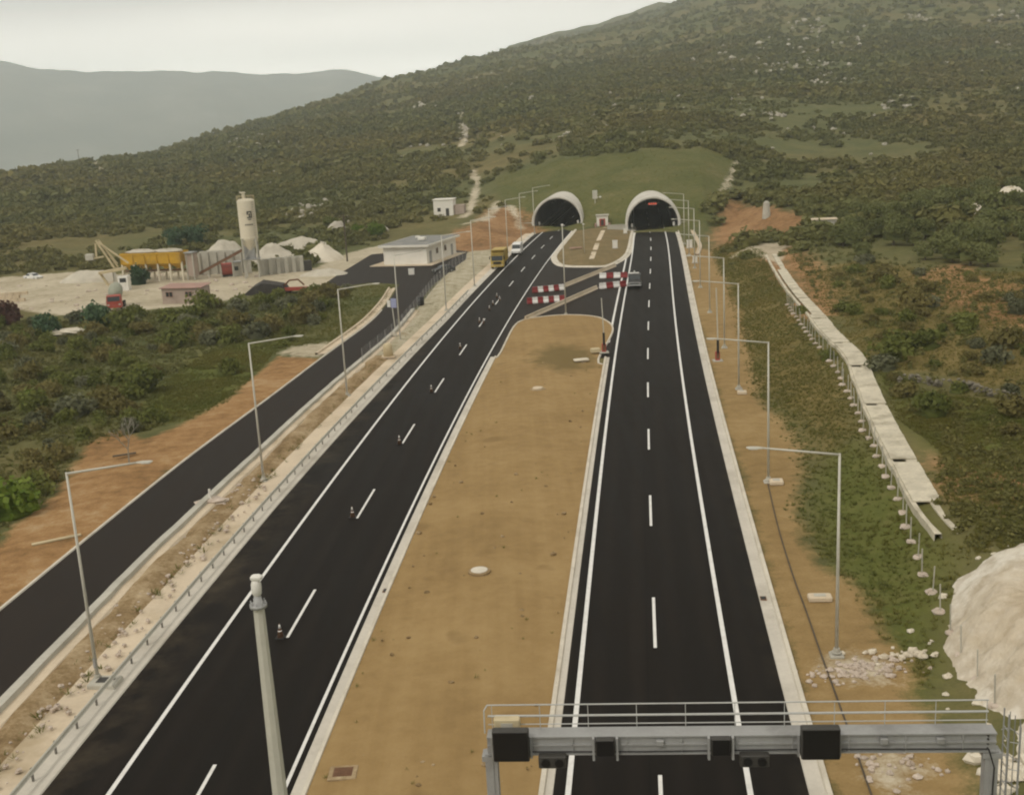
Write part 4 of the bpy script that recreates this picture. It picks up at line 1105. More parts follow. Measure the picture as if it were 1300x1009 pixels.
mb = MB(); mb.side([(2.3, 1.1), (2.3, 3.35), (1.2, 3.5), (1.2, 3.6), (8.3, 3.35), (8.5, 1.5), (8.2, 1.1)], -1.27, 1.27)
for s in (-1, 1):
    for k in range(6): mb.box((s * 1.31, 2.7 + k * 1.0, 2.15), (.08, .12, 2.0))
mb.build('tipper_body', MT['yellow'], t)
for y in (1.0, 5.6, 7.0):
    for s in (-1, 1): wheel(t, s * 1.05, y, .52, .38)
def carlike(name, label, cat, loc, rz, prof, w, paint, glass, wheels, group=None, wr=.34, inset=.13, belt=1.0, hh=.62):
    """side profile extruded, with windows, lights and wheels; front = -y"""
    t = thing(name, label, cat, loc, rz, group)
    mb = MB(); mb.side(prof, -w / 2, w / 2, inset, belt); bd = mb.build('body', paint, t)
    for nm, a, b2 in glass:                               # strips on the sloping front and rear, plus side panes
        mb = MB()
        if nm == 'side_window':
            for s in (-1, 1):
                m = MB(); x = s * (w / 2 - inset * .86 + .012)
                m.add([(x + s * .05, a[0], a[1]), (x + s * .05, b2[0], a[1]), (x - s * .0, b2[0] - .1 * (b2[0] > a[0]), b2[1]), (x, a[0] + .18, b2[1])], [(0, 1, 2, 3)]); m.build('side_window', MT['glass'], bd)
            continue
        d = Vector((0, b2[0] - a[0], b2[1] - a[1])); n = Vector((0, d.z, -d.y)).normalized() * (.02)
        if n.y * (a[0] - 2) < 0: n = -n
        if nm == 'windscreen' and n.y > 0: n = -n
        if nm == 'rear_window' and n.y < 0: n = -n
        k = w / 2 - inset
        A = Vector((0, *a)) + n; B = Vector((0, *b2)) + n
        mb.add([(-k, A.y, A.z), (k, A.y, A.z), (k * .93, B.y, B.z), (-k * .93, B.y, B.z)], [(0, 1, 2, 3)]); mb.build(nm, MT['glass'], bd)
    y0 = min(p[0] for p in prof); y1 = max(p[0] for p in prof)
    for s in (-1, 1):
        mb = MB(); mb.rbox((s * (w / 2 - .26), y0 + .02, hh + .12), (.38, .14, .2), .04); mb.build('headlight', MT['lampglass'], bd)
        mb = MB(); mb.rbox((s * (w / 2 - .14), y1 - .02, hh + .2), (.16, .1, .34), .03); mb.build('tail_light', MT['red'], bd)
    mb = MB(); mb.rbox((0, y0, hh - .2), (w * .98, .2, .24), .05); mb.build('bumper', MT['chrome'] if cat == 'pickup' else MT['dark'], bd)
    for y in wheels:
        for s in (-1, 1): wheel(t, s * (w / 2 - .12), y, wr)
    return t, bd
VAN = [(0, .35), (-.02, .95), (.75, 1.25), (1.5, 2.15), (1.9, 2.35), (5.2, 2.35), (5.35, 1.2), (5.35, .35)]
b = W(652, 325); carlike('van', 'white van parked behind the yellow tipper truck', 'van', (b[0] + .5, b[1] + .5, Z0), heading(XL, b[1]), VAN, 2.0, MT['van'],
    [('windscreen', (.8, 1.3), (1.46, 2.1)), ('side_window', (1.2, 1.35), (2.3, 2.05))], (1.0, 4.3))
PIK = [(0, .5), (0, 1.12), (1.45, 1.25), (2.05, 1.98), (2.3, 2.08), (3.55, 2.06), (3.75, 1.25), (5.3, 1.25), (5.3, .5)]
b = W(805, 367.5)
t, bd = carlike('pickup_truck', 'black pickup with a roof beacon at the right barrier rows', 'pickup', (b[0] + .1, b[1] + .3, Z0 + .05), heading(XR, b[1]), PIK, 2.25, MT['carblack'],
    [('windscreen', (1.5, 1.32), (2.0, 1.93)), ('rear_window', (3.74, 1.32), (3.58, 1.95)), ('side_window', (1.7, 1.3), (3.6, 1.95))], (1.05, 4.3), wr=.42, hh=.75)
mb = MB(); mb.rbox((0, 2.6, 2.2), (1.5, .3, .2), .05); mb.build('roof_bar', MT['whiteplastic'], bd)
mb = MB(); mb.lathe([(.14, 2.2), (.15, 2.42), (.08, 2.62)], (0, 2.6, 0), 12); mb.build('beacon', MT['lampglass'], bd)
mb = MB(); mb.box((0, -.03, .98), (1.8, .05, .2)); mb.build('grille', MT['chrome'], bd)
CAR = [(0, .3), (0, .75), (1.0, .92), (1.7, 1.42), (2.9, 1.45), (3.7, 1.0), (4.2, .95), (4.25, .3)]
b = W(551, 348); carlike('parked_car', 'small dark car parked beside the white service building', 'car', (b[0], b[1], .05), R_(-60), CAR, 1.75, MT['carblack'],
    [('windscreen', (1.05, .96), (1.66, 1.38)), ('rear_window', (3.68, 1.02), (2.95, 1.42)), ('side_window', (1.3, .98), (3.4, 1.38))], (.8, 3.4), inset=.16, belt=.95, hh=.5)

# ------------------------------------------------------------------ small things beside the service road
def place(px, py, z=None):
    p = W(px, py); p[2] = (max(0, hz(p[0], p[1])) if z is None else z); return p
b = place(502, 421, .3); t = thing('road_sign', 'blue and white sign panels on a pole beside the service road', 'sign', b, R_(-20))
mb = MB(); mb.bar((0, 0, 0), (-.25, 0, 4.2), .07, n=8); mb.build('pole', MT['pole'], t)
mb = MB(); mb.rbox((.1, -.1, 3.7), (.85, .06, 1.3), .02); mb.build('sign_panel', MT['blue'], t)
mb = MB(); mb.rbox((-.62, -.12, 3.62), (.5, .06, .95), .02); mb.build('sign_panel', MT['white'], t)
b = place(534, 389, .2); t = thing('waste_bin', 'black round bin beside the fence of the service road', 'bin', b)
mb = MB(); mb.lathe([(.5, 0), (.62, .2), (.6, 1.15)], n=14); mb.build('drum', MT['black'], t, True)
mb = MB(); mb.lathe([(.64, 1.15), (.64, 1.25), (.3, 1.36)], n=14); mb.build('lid', MT['black'], t, True)
b = place(493.5, 455, .2); t = thing('concrete_post', 'stout cream concrete post at the end of the low wall', 'post', b)
mb = MB(); mb.lathe([(.62, 0), (.6, 1.3), (.5, 1.62), (.2, 1.72)], n=14); mb.build('shaft', MT['cream'], t, True)
mb = MB(); mb.box((0, 0, .06), (1.7, 1.5, .16)); mb.build('footing', MT['apron'], t)
b = place(499.5, 430, .2); t = thing('marker_stone', 'low pale marker stone below the blue and white sign', 'stone', b)
mb = MB(); mb.blob((0, 0, .25), (.6, .5, .45), 4); mb.build('stone', MT['rock'], t)
b = place(522.5, 349, .03); t = thing('utility_cabinet', 'white utility cabinet on the forecourt before the service building', 'cabinet', b)
mb = MB(); mb.rbox((0, 0, .55), (1.1, .6, 1.1), .04); mb.box((0, 0, 1.13), (1.2, .7, .06)); mb.build('cabinet', MT['white'], t)
mb = MB(); mb.box((0, -.31, .55), (.9, .02, .85)); mb.build('door', MT['wall'], t)
b = place(268, 642, .25); t = thing('marker_post', 'short white post on the rubble beside the low wall', 'post', b)
mb = MB(); mb.bar((0, 0, 0), (0, 0, 1.1), .09, n=8); mb.build('post', MT['white'], t)
mb = MB(); mb.blob((.1, .1, .1), (1.2, .8, .25), 3); mb.build('rubble', MT['rubble'], t)
b = place(110, 690, .0)
for (px, py, L, a, lab) in ((72, 686, 3.3, .5, 'pale plank lying on the orange soil at the far left'), (158, 578, 2.0, .4, 'dark broken plank on the orange soil under the bare tree')):
    b = place(px, py); t = thing('plank', lab, 'plank', (b[0], b[1], b[2] + .08), a); mb = MB(); mb.box((0, 0, 0), (L, .3, .1)); mb.build('board', MT['cream'] if 'pale' in lab else MT['wood'], t)
b = place(441, 332); 
def utility_pole(base, h, label):
    t = thing('utility_pole', label, 'utility pole', base)
    mb = MB(); mb.bar((0, 0, 0), (0, 0, h), .19, .13, 8); mb.build('pole', MT['wood'], t)
    mb = MB(); mb.beam((-1.0, 0, h - .5), (1.0, 0, h - .5), .14, .14); mb.build('crossarm', MT['wood'], t)
    for x in (-.8, 0, .8):
        m = MB(); m.bar((x, 0, h - .42), (x, 0, h - .2), .06, n=6); m.build('insulator', MT['conc'], t)
utility_pole(b, ztop(b, 272), 'dark timber utility pole behind the service building forecourt')
b = T(101, 209, 1200); utility_pole(b, 9, 'lone thin pole on the skyline ridge at far left')

# white service building
A = W(488, 337)[:2]; B = W(542.6, 336)[:2]; C = W(567, 322.5)[:2]
ex = (B - A) / np.linalg.norm(B - A); ey = np.array([-ex[1], ex[0]]); Wd = float(np.linalg.norm(B - A)); Dp = float(np.dot(C - B, ey)); Hh = 3.7
t = thing('service_building', 'white flat roofed service building beside the forecourt', 'building', (*A, 0), math.atan2(ex[1], ex[0]))
mb = MB(); mb.box((Wd / 2, Dp / 2, Hh / 2), (Wd, Dp, Hh)); wl = mb.build('wall', MT['wall'], t)
mb = MB(); mb.box((Wd / 2, Dp / 2, Hh + .22), (Wd + 1.6, Dp + 1.6, .44)); mb.box((Wd / 2, Dp / 2, Hh - .06), (Wd + .7, Dp + .7, .1)); rf = mb.build('roof', MT['wall'], t)
mb = MB(); mb.box((Wd / 2, Dp / 2, Hh + .455), (Wd + 1.2, Dp + 1.2, .03)); mb.build('roof_felt', MT['roofgrey'], rf)
mb = MB(); mb.rbox((Wd * .62, Dp * .4, Hh + .95), (1.5, 1.2, .6), .05); mb.box((Wd * .3, Dp * .7, Hh + .8), (.8, .8, .35)); mb.build('roof_vent', MT['wall'], rf)
mb = MB(); mb.box((Wd / 2 - .3, Dp / 2 - .4, .07), (Wd + 4.2, Dp + 3.4, .16)); mb.build('plinth', MT['apron'], t)
for y, w, h, z, nm in ((Dp * .12, 1.4, 2.5, 1.35, 'door'), (Dp * .34, 1.3, 1.1, 2.2, 'window'), (Dp * .62, 1.3, 1.1, 2.2, 'window'), (Dp * .85, 1.2, 2.4, 1.3, 'door')):
    mb = MB(); mb.box((Wd + .015, y, z), (.05, w, h)); o = mb.build(nm, MT['galv'] if nm == 'door' else MT['glass'], t)
    mb = MB(); mb.box((Wd + .03, y, z - h / 2 - .04), (.12, w + .2, .08)); mb.build('sill', MT['conc'], o)
for x in (1.6, 4.4):
    mb = MB(); mb.box((x, -.012, 2.6), (1.2, .04, .5)); mb.build('louvre', MT['wall'], t)

# ------------------------------------------------------------------ the concrete plant on the left
def frame_at(pa, pb, z=0):
    """origin at the left foot pixel, x axis towards the right foot pixel; returns base, rotation, length"""
    a, b = W(*pa, z), W(*pb, z); d = b - a
    return a, math.atan2(d[1], d[0]), float(np.hypot(d[0], d[1]))
# silo
b = W(322, 352); t = thing('cement_silo', 'tall cream cement silo with a dark emblem, on four legs', 'silo', b, R_(6))
z0 = ztop(b, 303); z1 = ztop(b, 255); r = 1.72
mb = MB(); mb.lathe([(.35, z0 - 3.0), (r, z0 - .1), (r, z0 + .05), (r + .05, z0 + .1), (r + .05, z0 + .25), (r, z0 + .3), (r, (z0 + z1) / 2), (r + .03, (z0 + z1) / 2 + .02), (r + .03, (z0 + z1) / 2 + .16), (r, (z0 + z1) / 2 + .18), (r, z1), (r * .75, z1 + .35), (.2, z1 + .45)], n=28); sh = mb.build('shell', MT['silo'], t)
mb = MB(); mb.bar((-.3, 0, z1 + .3), (-.3, 0, z1 + 1.5), .32, .3, 12); mb.lathe([(.5, z1 + 1.5), (.5, z1 + 1.62), (.1, z1 + 1.75)], (-.3, 0, 0), 12); mb.bar((-.3, 0, z1 + 1.4), (-1.0, 0, z1 + 1.7), .16); mb.build('filter_stack', MT['silo'], t)
mb = MB()
for s in range(18):
    a0, a1 = 2 * PI * s / 18, 2 * PI * (s + 1) / 18
    mb.bar((r * math.cos(a0), r * math.sin(a0), z1 + .95), (r * math.cos(a1), r * math.sin(a1), z1 + .95), .035, n=5); mb.bar((r * math.cos(a0), r * math.sin(a0), z1), (r * math.cos(a0), r * math.sin(a0), z1 + .95), .03, n=5)
mb.build('railing', MT['cream'], t)
def on_cyl(x, z, q=.03): a = -PI / 2 + x / r; return ((r + q) * math.cos(a), (r + q) * math.sin(a), z)
def patch(mb, x0, x1, za, zb):
    n = 6; v = [on_cyl(x0 + (x1 - x0) * k / n, z) for z in (za, zb) for k in range(n + 1)]
    mb.add(v, [(k, k + 1, n + 2 + k, n + 1 + k) for k in range(n)])
mb = MB(); H = z1 - z0; zc = z0 + H * .60
patch(mb, .15, 1.15, zc + .75, zc + 1.0); patch(mb, .9, 1.15, zc - .1, zc + .75); patch(mb, .15, 1.15, zc - .35, zc - .1); patch(mb, .15, .42, zc + .3, zc + .75); patch(mb, .52, .78, zc - .1, zc + .55); patch(mb, .3, .95, zc - .7, zc - .5)
mb.build('emblem', MT['dark'], sh)
mb = MB()
for k, w in enumerate((.16, .1, .18, .12, .16, .1, .18, .14)): patch(mb, -.35 + k * .2, -.35 + k * .2 + w, zc - 1.75, zc - 1.5)
mb.build('lettering', MT['dark'], sh)
for sx in (-1, 1):
    for sy in (-1, 1):
        m = MB(); m.box((sx * 1.35, sy * 1.35, (z0 + .2) / 2), (.28, .28, z0 + .2)); m.build('leg', MT['conc'], t)
mb = MB()
for a, b2 in (((-1.35, -1.35), (1.35, -1.35)), ((1.35, -1.35), (1.35, 1.35)), ((1.35, 1.35), (-1.35, 1.35)), ((-1.35, 1.35), (-1.35, -1.35))):
    for z in (3.6, z0 - .3): mb.beam((*a, z), (*b2, z), .18, .2)
    mb.beam((*a, 3.7), (*b2, z0 - .4), .1, .1)
mb.build('bracing', MT['conc'], t)
mb = MB(); mb.box((0, 0, 3.75), (3.4, 3.4, .12)); mb.box((-.2, .2, 5.0), (2.0, 1.8, 2.4)); mb.build('mixer_house', MT['galv'], t)
mb = MB()
for z in np.arange(.4, z1, .45): mb.bar((1.2, -1.42 if z < z0 else -1.35, z), (1.55, -1.2 if z < z0 else -1.1, z), .02, n=5)
mb.build('ladder', MT['dark'], t)

# yellow aggregate bins
a, rz, L = frame_at((163, 357), (238, 355)); b = a
t = thing('aggregate_bins', 'row of orange yellow aggregate hoppers on pale legs', 'hopper', a, rz)
zt = ztop(a, 321); zb = zt * .52
N = 5; cw = L / N
for k in range(N):
    x = (k + .5) * cw; mb = MB()
    v = []
    for z, w, d in ((zt, cw / 2 - .02, 1.9), (zb + .55, cw / 2 - .02, 1.7), (zb - .35, cw * .2, .6), (zb - .6, cw * .2, .6)):
        v += [(x - w, -d, z), (x + w, -d, z), (x + w, d, z), (x - w, d, z)]
    f = [(i * 4 + j, i * 4 + (j + 1) % 4, i * 4 + 4 + (j + 1) % 4, i * 4 + 4 + j) for i in range(3) for j in range(4)] + [(15, 14, 13, 12)]
    mb.add(v, f)
    for s in (-1, 1): mb.box((x + s * (cw / 2 - .06), -1.93, (zt + zb + .5) / 2), (.1, .1, zt - zb - .6))
    mb.build('hopper', MT['hopper'], t)
mb = MB(); mb.box((L / 2, 0, zb - .95), (L + .5, .9, .3)); mb.bar((0, 0, zb - .95), (0, 0, zb - .93), .3); mb.build('conveyor', MT['rust'], t)
for k in range(N + 1):
    m = MB()
    for s in (-1, 1): m.box((k * cw, s * 1.5, (zb + .8) / 2), (.34, .3, zb + .8))
    m.beam((k * cw, -1.5, zb * .55), (k * cw, 1.5, zb * .55), .18, .2); m.build('leg', MT['silo'], t)
mb = MB(); mb.blob((L * .25, .3, zt + .05), (L * .25, 1.5, .55), 5); mb.blob((L * .72, .3, zt + .05), (L * .24, 1.5, .5), 6); mb.build('aggregate', MT['gravel'], t)
mb = MB(); mb.box((L / 2, -1.98, zt - .2), (L, .08, .3)); mb.build('rim_plate', MT['hopper'], t)

a, rz, L = frame_at((241, 355), (252, 355)); t = thing('skip_hoist', 'tall pink grey steel hoist at the right end of the hoppers', 'hoist', a, rz); zt2 = ztop(a, 321)
mb = MB(); mb.box((L / 2, 0, zt2 / 2 + .4), (L * .85, 1.4, zt2 - .8)); mb.build('casing', MT['pink'], t)
for s in (.12, .88):
    m = MB(); m.box((L * s, -.75, zt2 / 2), (.2, .2, zt2)); m.build('rail', MT['conc'], t)
mb = MB(); mb.box((L / 2, -.2, zt2 + .1), (L, 1.9, .2)); mb.build('roof', MT['galv'], t)
a, rz, L = frame_at((250, 352), (314, 349)); t = thing('aggregate_wall', 'long grey bay wall of gravel between the hoppers and the silo', 'wall', (a[0], a[1] + 4, 0), rz); zt3 = ztop(a, 322)
mb = MB(); mb.box((L / 2, 0, zt3 / 2), (L, .5, zt3)); mb.build('wall', MT['conc'], t)
for k in range(7):
    m = MB(); m.box((L * k / 6, -.4, zt3 * .47), (.4, .6, zt3 * .94)); m.build('buttress', MT['conc'], t)
def heap(name, label, c, rad, mat, cat, seed=0, n=34):
    """a heap with an uneven ridge, resting on the ground"""
    t = MB(); k = 9; v = []; f = []
    for i in range(k + 1):
        s = i / k
        for j in range(n):
            a = 2 * PI * j / n
            rr = 1 + .28 * float(fbm(math.cos(a) * 1.3 + seed * 3, math.sin(a) * 1.3, seed, 3)) * 2
            h = (1 - s ** 1.4) * rad[2] * (1 + .5 * float(fbm(math.cos(a) * s * 2.2 + seed, math.sin(a) * s * 2.2, seed + 5, 4)) * 2)
            v.append((rad[0] * rr * s * math.cos(a), rad[1] * rr * s * math.sin(a), h - (.15 if i == k else 0)))
    for i in range(k):
        for j in range(n): q = (j + 1) % n; f.append((i * n + j, i * n + n + j, i * n + n + q, i * n + q))
    t.add(v, f); o = t.build(name, mat, None, True); o.location = c; return tag(o, label, cat)
heap('gravel_heap', 'rounded pale gravel heap behind the bay wall left of the silo', place(282, 331, 0) + np.array([0, 2, 0]), (7.5, 4, 4.6), MT['gravel'], 'heap', 1)
heap('gravel_heap', 'tall pale gravel heap just right of the silo', place(350, 334, 0), (7.0, 4.5, 3.9), MT['gravel'], 'heap', 2)
heap('gravel_heap', 'large whitest gravel heap left of the timber utility pole', place(410, 330, 0), (5.5, 5, 3.2), MT['lime'], 'heap', 3)
heap('gravel_heap', 'low broad grey spoil heap behind the taller heaps', place(385, 318, 0), (11, 4, 2.6), MT['gravel'], 'heap', 4)
heap('gravel_heap', 'long low pale heap before the dark forecourt edge', place(412, 349, 0), (5, 2.6, 1.2), MT['gravel'], 'heap', 6)
heap('gravel_heap', 'small grey heap at the left edge of the yard behind the derrick', place(118, 357, 0), (7, 3, 2.6), MT['gravel'], 'heap', 7)
heap('rubble_heap', 'white rubble and stones above the big white gravel heap', place(428, 306, None), (3.5, 3, 3.0), MT['rock'], 'heap', 8)
a, rz, L = frame_at((334, 349), (386, 344)); t = thing('retaining_wall', 'grey buttressed bay wall right of the cement silo', 'wall', a, rz); zt4 = 3.2
mb = MB(); mb.box((L / 2, 0, zt4 / 2), (L, .5, zt4)); mb.build('wall', MT['conc'], t)
for k in range(6):
    m = MB(); m.box((L * k / 5.3, -.5, zt4 * .48), (.7, .7, zt4 * .96)); m.build('buttress', MT['conc'], t)
mb = MB(); mb.box((L + .8, 0, 1.1), (1.5, 1.6, 2.0)); mb.build('dark_opening', MT['dark'], t)  # solid dark box; the opening's shade is put into its colour
a, rz, L = frame_at((283, 351), (294, 350)); t = thing('site_drum', 'red drum container standing before the grey bay wall', 'tank', (a[0], a[1] - .5, 0), rz)
mb = MB(); mb.bar((0, 0, 1.45), (L * 1.3, 0, 1.45), 1.3, n=18); mb.build('drum', MT['redpaint'], t)
mb = MB(); mb.box((L * .65, 0, .2), (L * 1.2, 1.8, .4)); mb.build('skid', MT['dark'], t)
a, rz, L = frame_at((297, 350), (307, 349)); t = thing('site_cabin', 'small pale cabin between the red drum and the silo', 'cabin', (a[0], a[1] - .5, 0), rz)
mb = MB(); mb.rbox((L / 2, 0, 1.4), (L, 2.4, 2.8), .05); wl = mb.build('wall', MT['conc'], t)
mb = MB(); mb.box((L / 2, 0, 2.86), (L + .3, 2.7, .12)); mb.build('roof', MT['galv'], t)
mb = MB(); mb.box((L * .35, -1.22, 1.6), (.8, .05, .8)); mb.build('window', MT['glass'], t)
# derrick
b = W(147, 369); t = thing('derrick', 'cream lattice derrick with a raised boom beside the hoppers', 'derrick', b, R_(4))
u = 1430 / 218.0 / 1.0; q = lambda px, py: ((px - 147) / u, 0, (369 - py) / u * 1.02)
mb = MB(); mb.beam(q(131, 306), q(149, 341), .32, .32); mb.beam((q(131, 306)[0] + .3, .9, q(131, 306)[2]), (q(149, 341)[0] + .5, .9, q(149, 341)[2]), .25, .25)
for k in range(7): s = k / 6; A_, B_ = q(131, 306), q(149, 341); mb.beam((A_[0] + (B_[0] - A_[0]) * s, 0, A_[2] + (B_[2] - A_[2]) * s), (A_[0] + .3 + (B_[0] - A_[0]) * s, .9, A_[2] + (B_[2] - A_[2]) * s), .1, .1)
mb.build('boom', MT['cream'], t)
mb = MB(); mb.beam(q(133, 308), q(167, 336), .28, .28); mb.build('tie_strut', MT['cream'], t)
mb = MB(); mb.beam(q(138, 312), q(154, 336), .12, .12); mb.beam(q(130, 310), q(129, 326), .3, .3); mb.beam(q(125, 328), q(138, 326), .35, .3); mb.build('jib', MT['cream'], t)
mb = MB(); mb.rbox(q(121, 326), (1.5, 1.2, 1.2), .1); mb.build('counterweight', MT['conc'], t)
mb = MB(); mb.beam(q(130, 346), q(163, 342), 1.6, .5); mb.build('platform', MT['cream'], t)
for x in (150, 146):
    m = MB(); m.beam((q(x, 346)[0], .6 if x == 146 else -.6, q(x, 346)[2]), (q(x, 369)[0], .6 if x == 146 else -.6, 0), .3, .3); m.build('leg', MT['conc'], t)
mb = MB(); mb.beam(q(131, 347), q(139, 362), .4, .4); mb.build('chute', MT['cream'], t)
mb = MB(); mb.rbox((q(159, 358)[0], 0, q(159, 358)[2] - .4), (1.9, 2.0, 2.9), .05); cb = mb.build('cabin', MT['white'], t)
mb = MB(); mb.box((q(159, 358)[0], -1.02, q(159, 358)[2] + .3), (1.2, .04, .8)); mb.build('window', MT['glass'], cb)
# mixer truck
b = W(146, 395); t = thing('mixer_truck', 'concrete mixer truck with a red cab and grey green drum in the yard', 'truck', b, R_(12))
mb = MB(); mb.box((0, 3.6, .8), (1.0, 7.4, .3)); mb.build('chassis', MT['dark'], t)
mb = MB(); mb.side([(0, .6), (0, 1.6), (.15, 2.55), (1.8, 2.6), (1.8, .6)], -1.22, 1.22, .1, 2.0); cab = mb.build('cab', MT['redpaint'], t)
mb = MB(); mb.box((0, .04, 2.05), (2.0, .05, .75), 0, -.14); mb.build('windscreen', MT['glass'], cab)
mb = MB(); mb.rbox((0, -.05, .75), (2.4, .2, .4), .05); mb.build('bumper', MT['redpaint'], cab)
for s in (-1, 1):
    m = MB(); m.rbox((s * .9, -.1, 1.1), (.34, .1, .24), .03); m.build('headlight', MT['lampglass'], cab)
mb = MB(); m_ = [(.45, 0), (1.05, .7), (1.22, 1.9), (1.15, 3.0), (.7, 4.5), (.55, 4.8)]; v = []; n = 18
for rr, s in m_:
    for i in range(n): a = 2 * PI * i / n; yy_ = 2.1 + s; v.append((rr * math.cos(a), yy_ - rr * math.sin(a) * .25, 2.35 + s * .25 + rr * math.sin(a)))
mb.add(v, [(k * n + i, k * n + n + i, k * n + n + (i + 1) % n, k * n + (i + 1) % n) for k in range(len(m_) - 1) for i in range(n)] + [tuple(range(n))]); mb.build('drum', MT['green_tank'], t, True)
mb = MB(); mb.beam((0, 6.9, 2.9), (0, 7.6, 1.6), .6, .12); mb.box((0, 6.6, 2.0), (1.2, .2, 1.9)); mb.build('chute', MT['redpaint'], t)
for y in (1.0, 4.8, 6.1):
    for s in (-1, 1): wheel(t, s * 1.0, y, .5, .36)
# block house
a, rz, L = frame_at((207, 386), (257, 385)); t = thing('block_house', 'low pink grey block house with two small windows', 'building', a, rz)
hh = 2.7; mb = MB(); mb.box((L / 2, 1.6, hh / 2), (L, 3.2, hh)); mb.build('wall', MT['pink'], t)
mb = MB(); mb.beam((L / 2, -.35, hh + .03), (L / 2, 3.6, hh + .35), L + .5, .1); mb.build('roof', MT['pinkroof'], t)
for x in (L * .19, L * .68):
    m = MB(); m.box((x, -.02, 1.65), (1.35, .08, .95)); w = m.build('frame', MT['pinkroof'], t)
    for s in (-.33, .33):
        m = MB(); m.box((x + s, -.07, 1.65), (.52, .05, .75)); m.build('pane', MT['glass'], w)
a = W(253, 353); b2 = W(314, 350); d_ = b2 - a; L = float(np.hypot(d_[0], d_[1])); t = thing('belt_conveyor', 'inclined belt conveyor rising from the hoist towards the silo', 'conveyor', (a[0], a[1] - 1.2, 0), math.atan2(d_[1], d_[0]))
mb = MB(); mb.beam((0, 0, .8), (L, 0, 5.4), .9, .5); mb.build('belt_frame', MT['rust'], t)
mb = MB(); mb.beam((0, 0, 1.1), (L, 0, 5.7), .7, .06); mb.build('belt', MT['black'], t)
for q_ in (.25, .5, .75):
    m = MB(); m.beam((L * q_, -.4, 0), (L * q_, -.1, .8 + 4.6 * q_), .14, .14); m.beam((L * q_, .4, 0), (L * q_, .1, .8 + 4.6 * q_), .14, .14); m.beam((L * q_, -.35, .9), (L * q_, .35, .9), .1, .1); m.build('trestle', MT['conc'], t)
for px, py, n_, rz_, lab in ((2, 384, 3, .05, 'stack of pale concrete blocks at the far left front of the yard'),):
    b_ = W(px, py); t = thing('block_stack', lab, 'blocks', b_, rz_)
    for i_ in range(n_):
        for j_ in range(4 - i_ % 2):
            m = MB(); m.rbox((j_ * 1.25 + .3 * i_, .05 * i_, .3 + .6 * i_), (1.18, .75, .58), .03); m.build('block', MT['apron'], t)
# covered trailer
a, rz, L = frame_at((313, 374), (392, 371)); t = thing('covered_trailer', 'red low trailer with a dark peaked tarpaulin at the yard edge', 'trailer', a, rz)
mb = MB(); mb.box((L * .72, 0, .75), (L * .5, 2.2, .35)); mb.box((L * .72, -1.12, .85), (L * .5, .08, .6)); mb.build('bed', MT['redpaint'], t)
mb = MB(); v = []
zr = [(0, .15), (L * .16, 1.75), (L * .3, 2.55), (L * .48, 2.2), (L * .62, 1.9), (L * .66, 1.0)]
for y in (-1.5, 0, 1.5):
    for x, z in zr: v.append((x, y, z * (1.0 if y == 0 else .82) if x > 0 else z))
n = len(zr); mb.add(v, [(k * n + i, k * n + i + 1, k * n + n + i + 1, k * n + n + i) for k in range(2) for i in range(n - 1)])
for k, y in ((0, -1.5), (2, 1.5)):
    for i in range(n - 1):
        a0, a1 = v[k * n + i], v[k * n + i + 1]; mb.add([a0, a1, (a1[0], y, .05), (a0[0], y, .05)], [(0, 1, 2, 3)])
mb.build('tarpaulin', MT['tarp'], t)
mb = MB(); mb.tube([(L * .62, -.4, 1.3), (L * .72, -.4, 2.3), (L * .86, -.4, 2.4), (L * .95, -.4, 1.4)], .16, 6); mb.build('loading_arm', MT['rust'], t)
mb = MB(); mb.beam((L * .95, 0, .8), (L * 1.3, 0, .75), .25, .25); mb.build('drawbar', MT['dark'], t)
for x in (L * .6, L * .68):
    for s in (-1, 1):
        m = MB(); m.bar((x, s * 1.0 - .15, .42), (x, s * 1.0 + .15, .42), .42, n=14); m.build('wheel', MT['rubber'], t)
# far white house
b = T(564, 273, 800); t = thing('white_house', 'small white cube house in the scrub behind the service building', 'house', b, R_(-8))
mb = MB(); mb.box((.3, 0, 1.6), (5.4, 4.6, 5.2)); mb.build('wall', MT['wall'], t)
mb = MB(); mb.box((.3, 0, 4.28), (5.8, 5.0, .22)); mb.build('roof', MT['wall'], t)
mb = MB(); mb.box((4.4, .2, 1.0), (2.8, 3.6, 3.2)); mb.build('annexe', MT['pink'], t)
for x, nm in ((-.9, 'window'), (1.4, 'door')):
    m = MB(); m.box((x, -2.32, 1.6 if nm == 'window' else .9), (.9, .05, 1.0 if nm == 'window' else 2.0)); m.build(nm, MT['dark'], t)
# white plant odds and ends at the yard's left
a, rz, L = frame_at((22, 358), (36, 357)); t = thing('parked_van', 'white van parked at the far left back edge of the yard', 'van', a, rz + .2)
t2, bd = carlike('parked_car', 'small pale car at the far left back edge of the yard', 'car', (a[0] + 4.5, a[1] + 1.0, .02), rz + .9, CAR, 1.7, MT['van'], [('windscreen', (1.05, .96), (1.66, 1.38)), ('side_window', (1.3, .98), (3.4, 1.38))], (.8, 3.4), inset=.16, belt=.95, hh=.5)
bpy.data.objects.remove(t)
b = W(88, 420); t = thing('stone_slab', 'pale slab of stone lying in the bushes below the yard', 'stone', (b[0], b[1], hz(*b[:2])), .1)
mb = MB(); mb.box((0, 0, .35), (5.2, 3.0, .5)); mb.blob((0, 0, .3), (3.0, 1.9, .5), 9, 12, 5, .12); mb.build('slab', MT['lime'], t)

